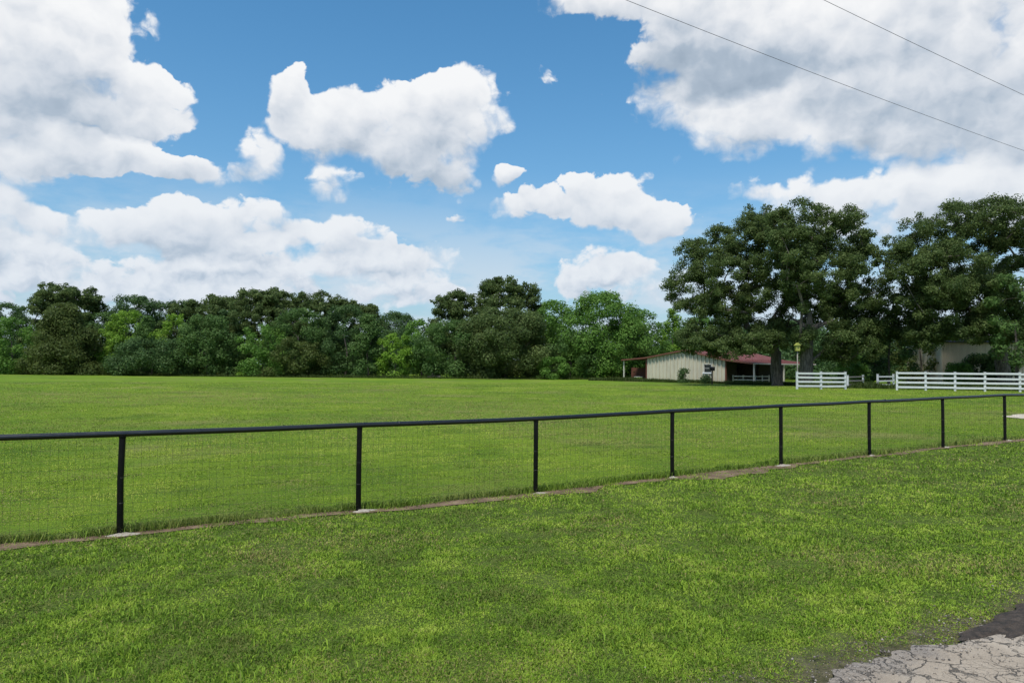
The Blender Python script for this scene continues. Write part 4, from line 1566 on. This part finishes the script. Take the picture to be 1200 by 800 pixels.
# open crowned oaks that top the skyline
OK_ = [
    ('open crowned oak with sky showing through above the brown cedar', 76, 116, [(48, 356, 18, 12, 0, 8), (68, 345, 22, 13, 1, 12), (92, 348, 22, 13, 0, 12), (108, 358, 14, 10, 1, 6), (76, 364, 42, 20, 0, 20), (76, 395, 46, 30, 1, 26)]),
    ('wide domed dark oak above the rounded grey green tree', 290, 116, [(262, 360, 30, 15, 0, 14), (292, 356, 34, 15, 0, 20), (318, 352, 26, 12, 1, 13), (290, 375, 56, 26, 0, 32), (290, 405, 52, 26, 1, 26), (268, 388, 30, 22, -1, 18), (320, 378, 34, 20, 0, 18)]),
    ('dark oak with gappy top beside the wide domed oak', 358, 119, [(345, 356, 24, 12, 0, 10), (375, 354, 24, 12, 0, 11), (395, 362, 16, 10, 0, 7), (365, 374, 46, 22, 0, 24), (365, 402, 46, 26, 1, 24)]),
    ('small dark oak with a ragged top in the middle of the skyline', 408, 120, [(400, 362, 12, 8, 0, 5), (415, 362, 14, 8, 0, 6), (432, 368, 12, 10, 0, 6), (412, 380, 34, 22, 0, 18), (412, 405, 36, 24, 1, 18)]),
    ('lower open crowned oak left of the tallest open crown', 532, 112, [(520, 362, 16, 14, 0, 9), (538, 354, 18, 12, 1, 10), (548, 368, 20, 16, 0, 9), (528, 386, 32, 20, 0, 16), (528, 410, 34, 22, 1, 16)]),
    ('tallest open crowned oak on the skyline', 592, 112, [(572, 350, 18, 18, 0, 12), (592, 340, 24, 15, 1, 15), (612, 346, 18, 14, 0, 11), (626, 360, 9, 9, 0, 5), (592, 368, 40, 22, 0, 24), (592, 398, 46, 28, 1, 26)]),
    ('dark oak filling the skyline right of the distant tree gap', 228, 121, [(218, 366, 26, 12, 0, 10), (242, 366, 22, 12, 0, 9), (230, 384, 44, 22, 0, 20), (230, 408, 46, 26, 1, 22)]),
]
for i, (lab, px, Y, lob) in enumerate(OK_):
    make_oak(lab, px, Y, .34, lob, 'leaf_oak', 270, 500 + i, bark='bark_dark', fork=.5, size=.27, cm=2.0, clump_r=(.6, 1.15), group='open crowned oaks above the tree line')

# woodland that closes the view low down between and behind the trees: one uncountable mass
r = np.random.RandomState(9)
Vs, Ts = [], []
for k in range(900):
    px = r.uniform(-260, 1480)
    Y = r.uniform(113, 150) if px < 840 else r.uniform(98, 140)
    b_ = gp(px, Y)
    lim = 374 if px < 440 else (382 if px < 500 else 366)
    if px > 840:
        lim = 372
    topz = pw(px, lim + r.uniform(0, 34), Y)[2]
    rr_ = r.uniform(1.3, 2.4)
    c_ = np.array([b_[0], b_[1], r.uniform(b_[2] + .4, max(b_[2] + 1.0, topz - rr_ * .7))])
    n = int(85 * rr_ ** 2)
    v = r.normal(0, 1, (n, 3))
    v /= np.linalg.norm(v, axis=1)[:, None]
    off = v * (r.rand(n) ** .35)[:, None] * rr_ * np.array([1.2, 1.2, .9])
    Vv, _ = leaf_cloud(c_ + off, v * .9 + [0, 0, .35] + r.normal(0, .45, (n, 3)), .42 * r.uniform(.6, 1.3, n), None, r)
    Vs.append(Vv)
    Ts.append(np.clip(.45 + r.normal(0, .17, n), 0, 1))
tag(crown_mesh('woods', np.concatenate(Vs), np.concatenate(Ts), M['leaf_dark'], None), 'dim woodland undergrowth behind the trees of the field edge', 'woods', kind='stuff')

# rough tall grass along the barn and the foot of the trees; its dark green also paints in shade under the oaks
XYs = []
for (p0, p1, Ya, Yb, n) in ((690, 850, 94, 83, 14000), (850, 935, 80, 74, 9000), (0, 690, 105, 100, 14000), (935, 1200, 64, 57.5, 9000)):
    px = r.uniform(p0, p1, n)
    Y = Ya + (Yb - Ya) * (px - p0) / (p1 - p0) + r.uniform(-1.2, 2.4, n)
    XYs.append(np.c_[(px - 600) / FPX * Y, Y])
XYs = np.concatenate(XYs)
rng = np.random.RandomState(77)
N = len(XYs)
o = grass_object('tall_grass', XYs, .14 + .55 * rng.rand(N) * fbm(XYs[:, 0] * .5, XYs[:, 1] * .5, 3, 2) * 1.5, .035 + .03 * rng.rand(N), .2 + .6 * rng.rand(N), np.clip(.42 + .2 * rng.randn(N), .05, 1), M['leaf_rough'])
tag(o, 'rough uncut grass along the barn wall and the foot of the trees', 'grass', kind='stuff')

# brush pile at the field edge: logs under a heap of pale leaves
q = gp(520, 102)
rt = empty('brush_pile', q)
tag(rt, 'low brush pile with grey logs and pale green leaves at the field edge', 'brush pile')
mb = MB()
r = np.random.RandomState(4)
for k in range(14):
    c_ = np.array([r.uniform(-2.2, .2), r.uniform(-.5, .5), .12 + .25 * r.rand()])
    d_ = np.array([r.normal(0, 1), r.normal(0, .5), r.normal(0, .15)])
    d_ *= r.uniform(.4, .9) / np.linalg.norm(d_)
    mb.tube([c_ - d_, c_, c_ + d_], [.06, .08, .05], 7)
mb.build('logs', M['bark'], rt, True)
n = 1500
C = np.c_[r.normal(.7, .8, n), r.normal(0, .4, n), np.abs(r.normal(0, .24, n)) + .04]
C[:, 2] *= np.exp(-((C[:, 0] - .5) / 1.5) ** 2)
Vv, _ = leaf_cloud(C, r.normal(0, .6, (n, 3)) + [0, 0, .8], .13 * r.uniform(.6, 1.4, n), None, r)
crown_mesh('leaves', Vv, np.clip(.55 + r.normal(0, .2, n), 0, 1), M['leaf_bright'], rt)
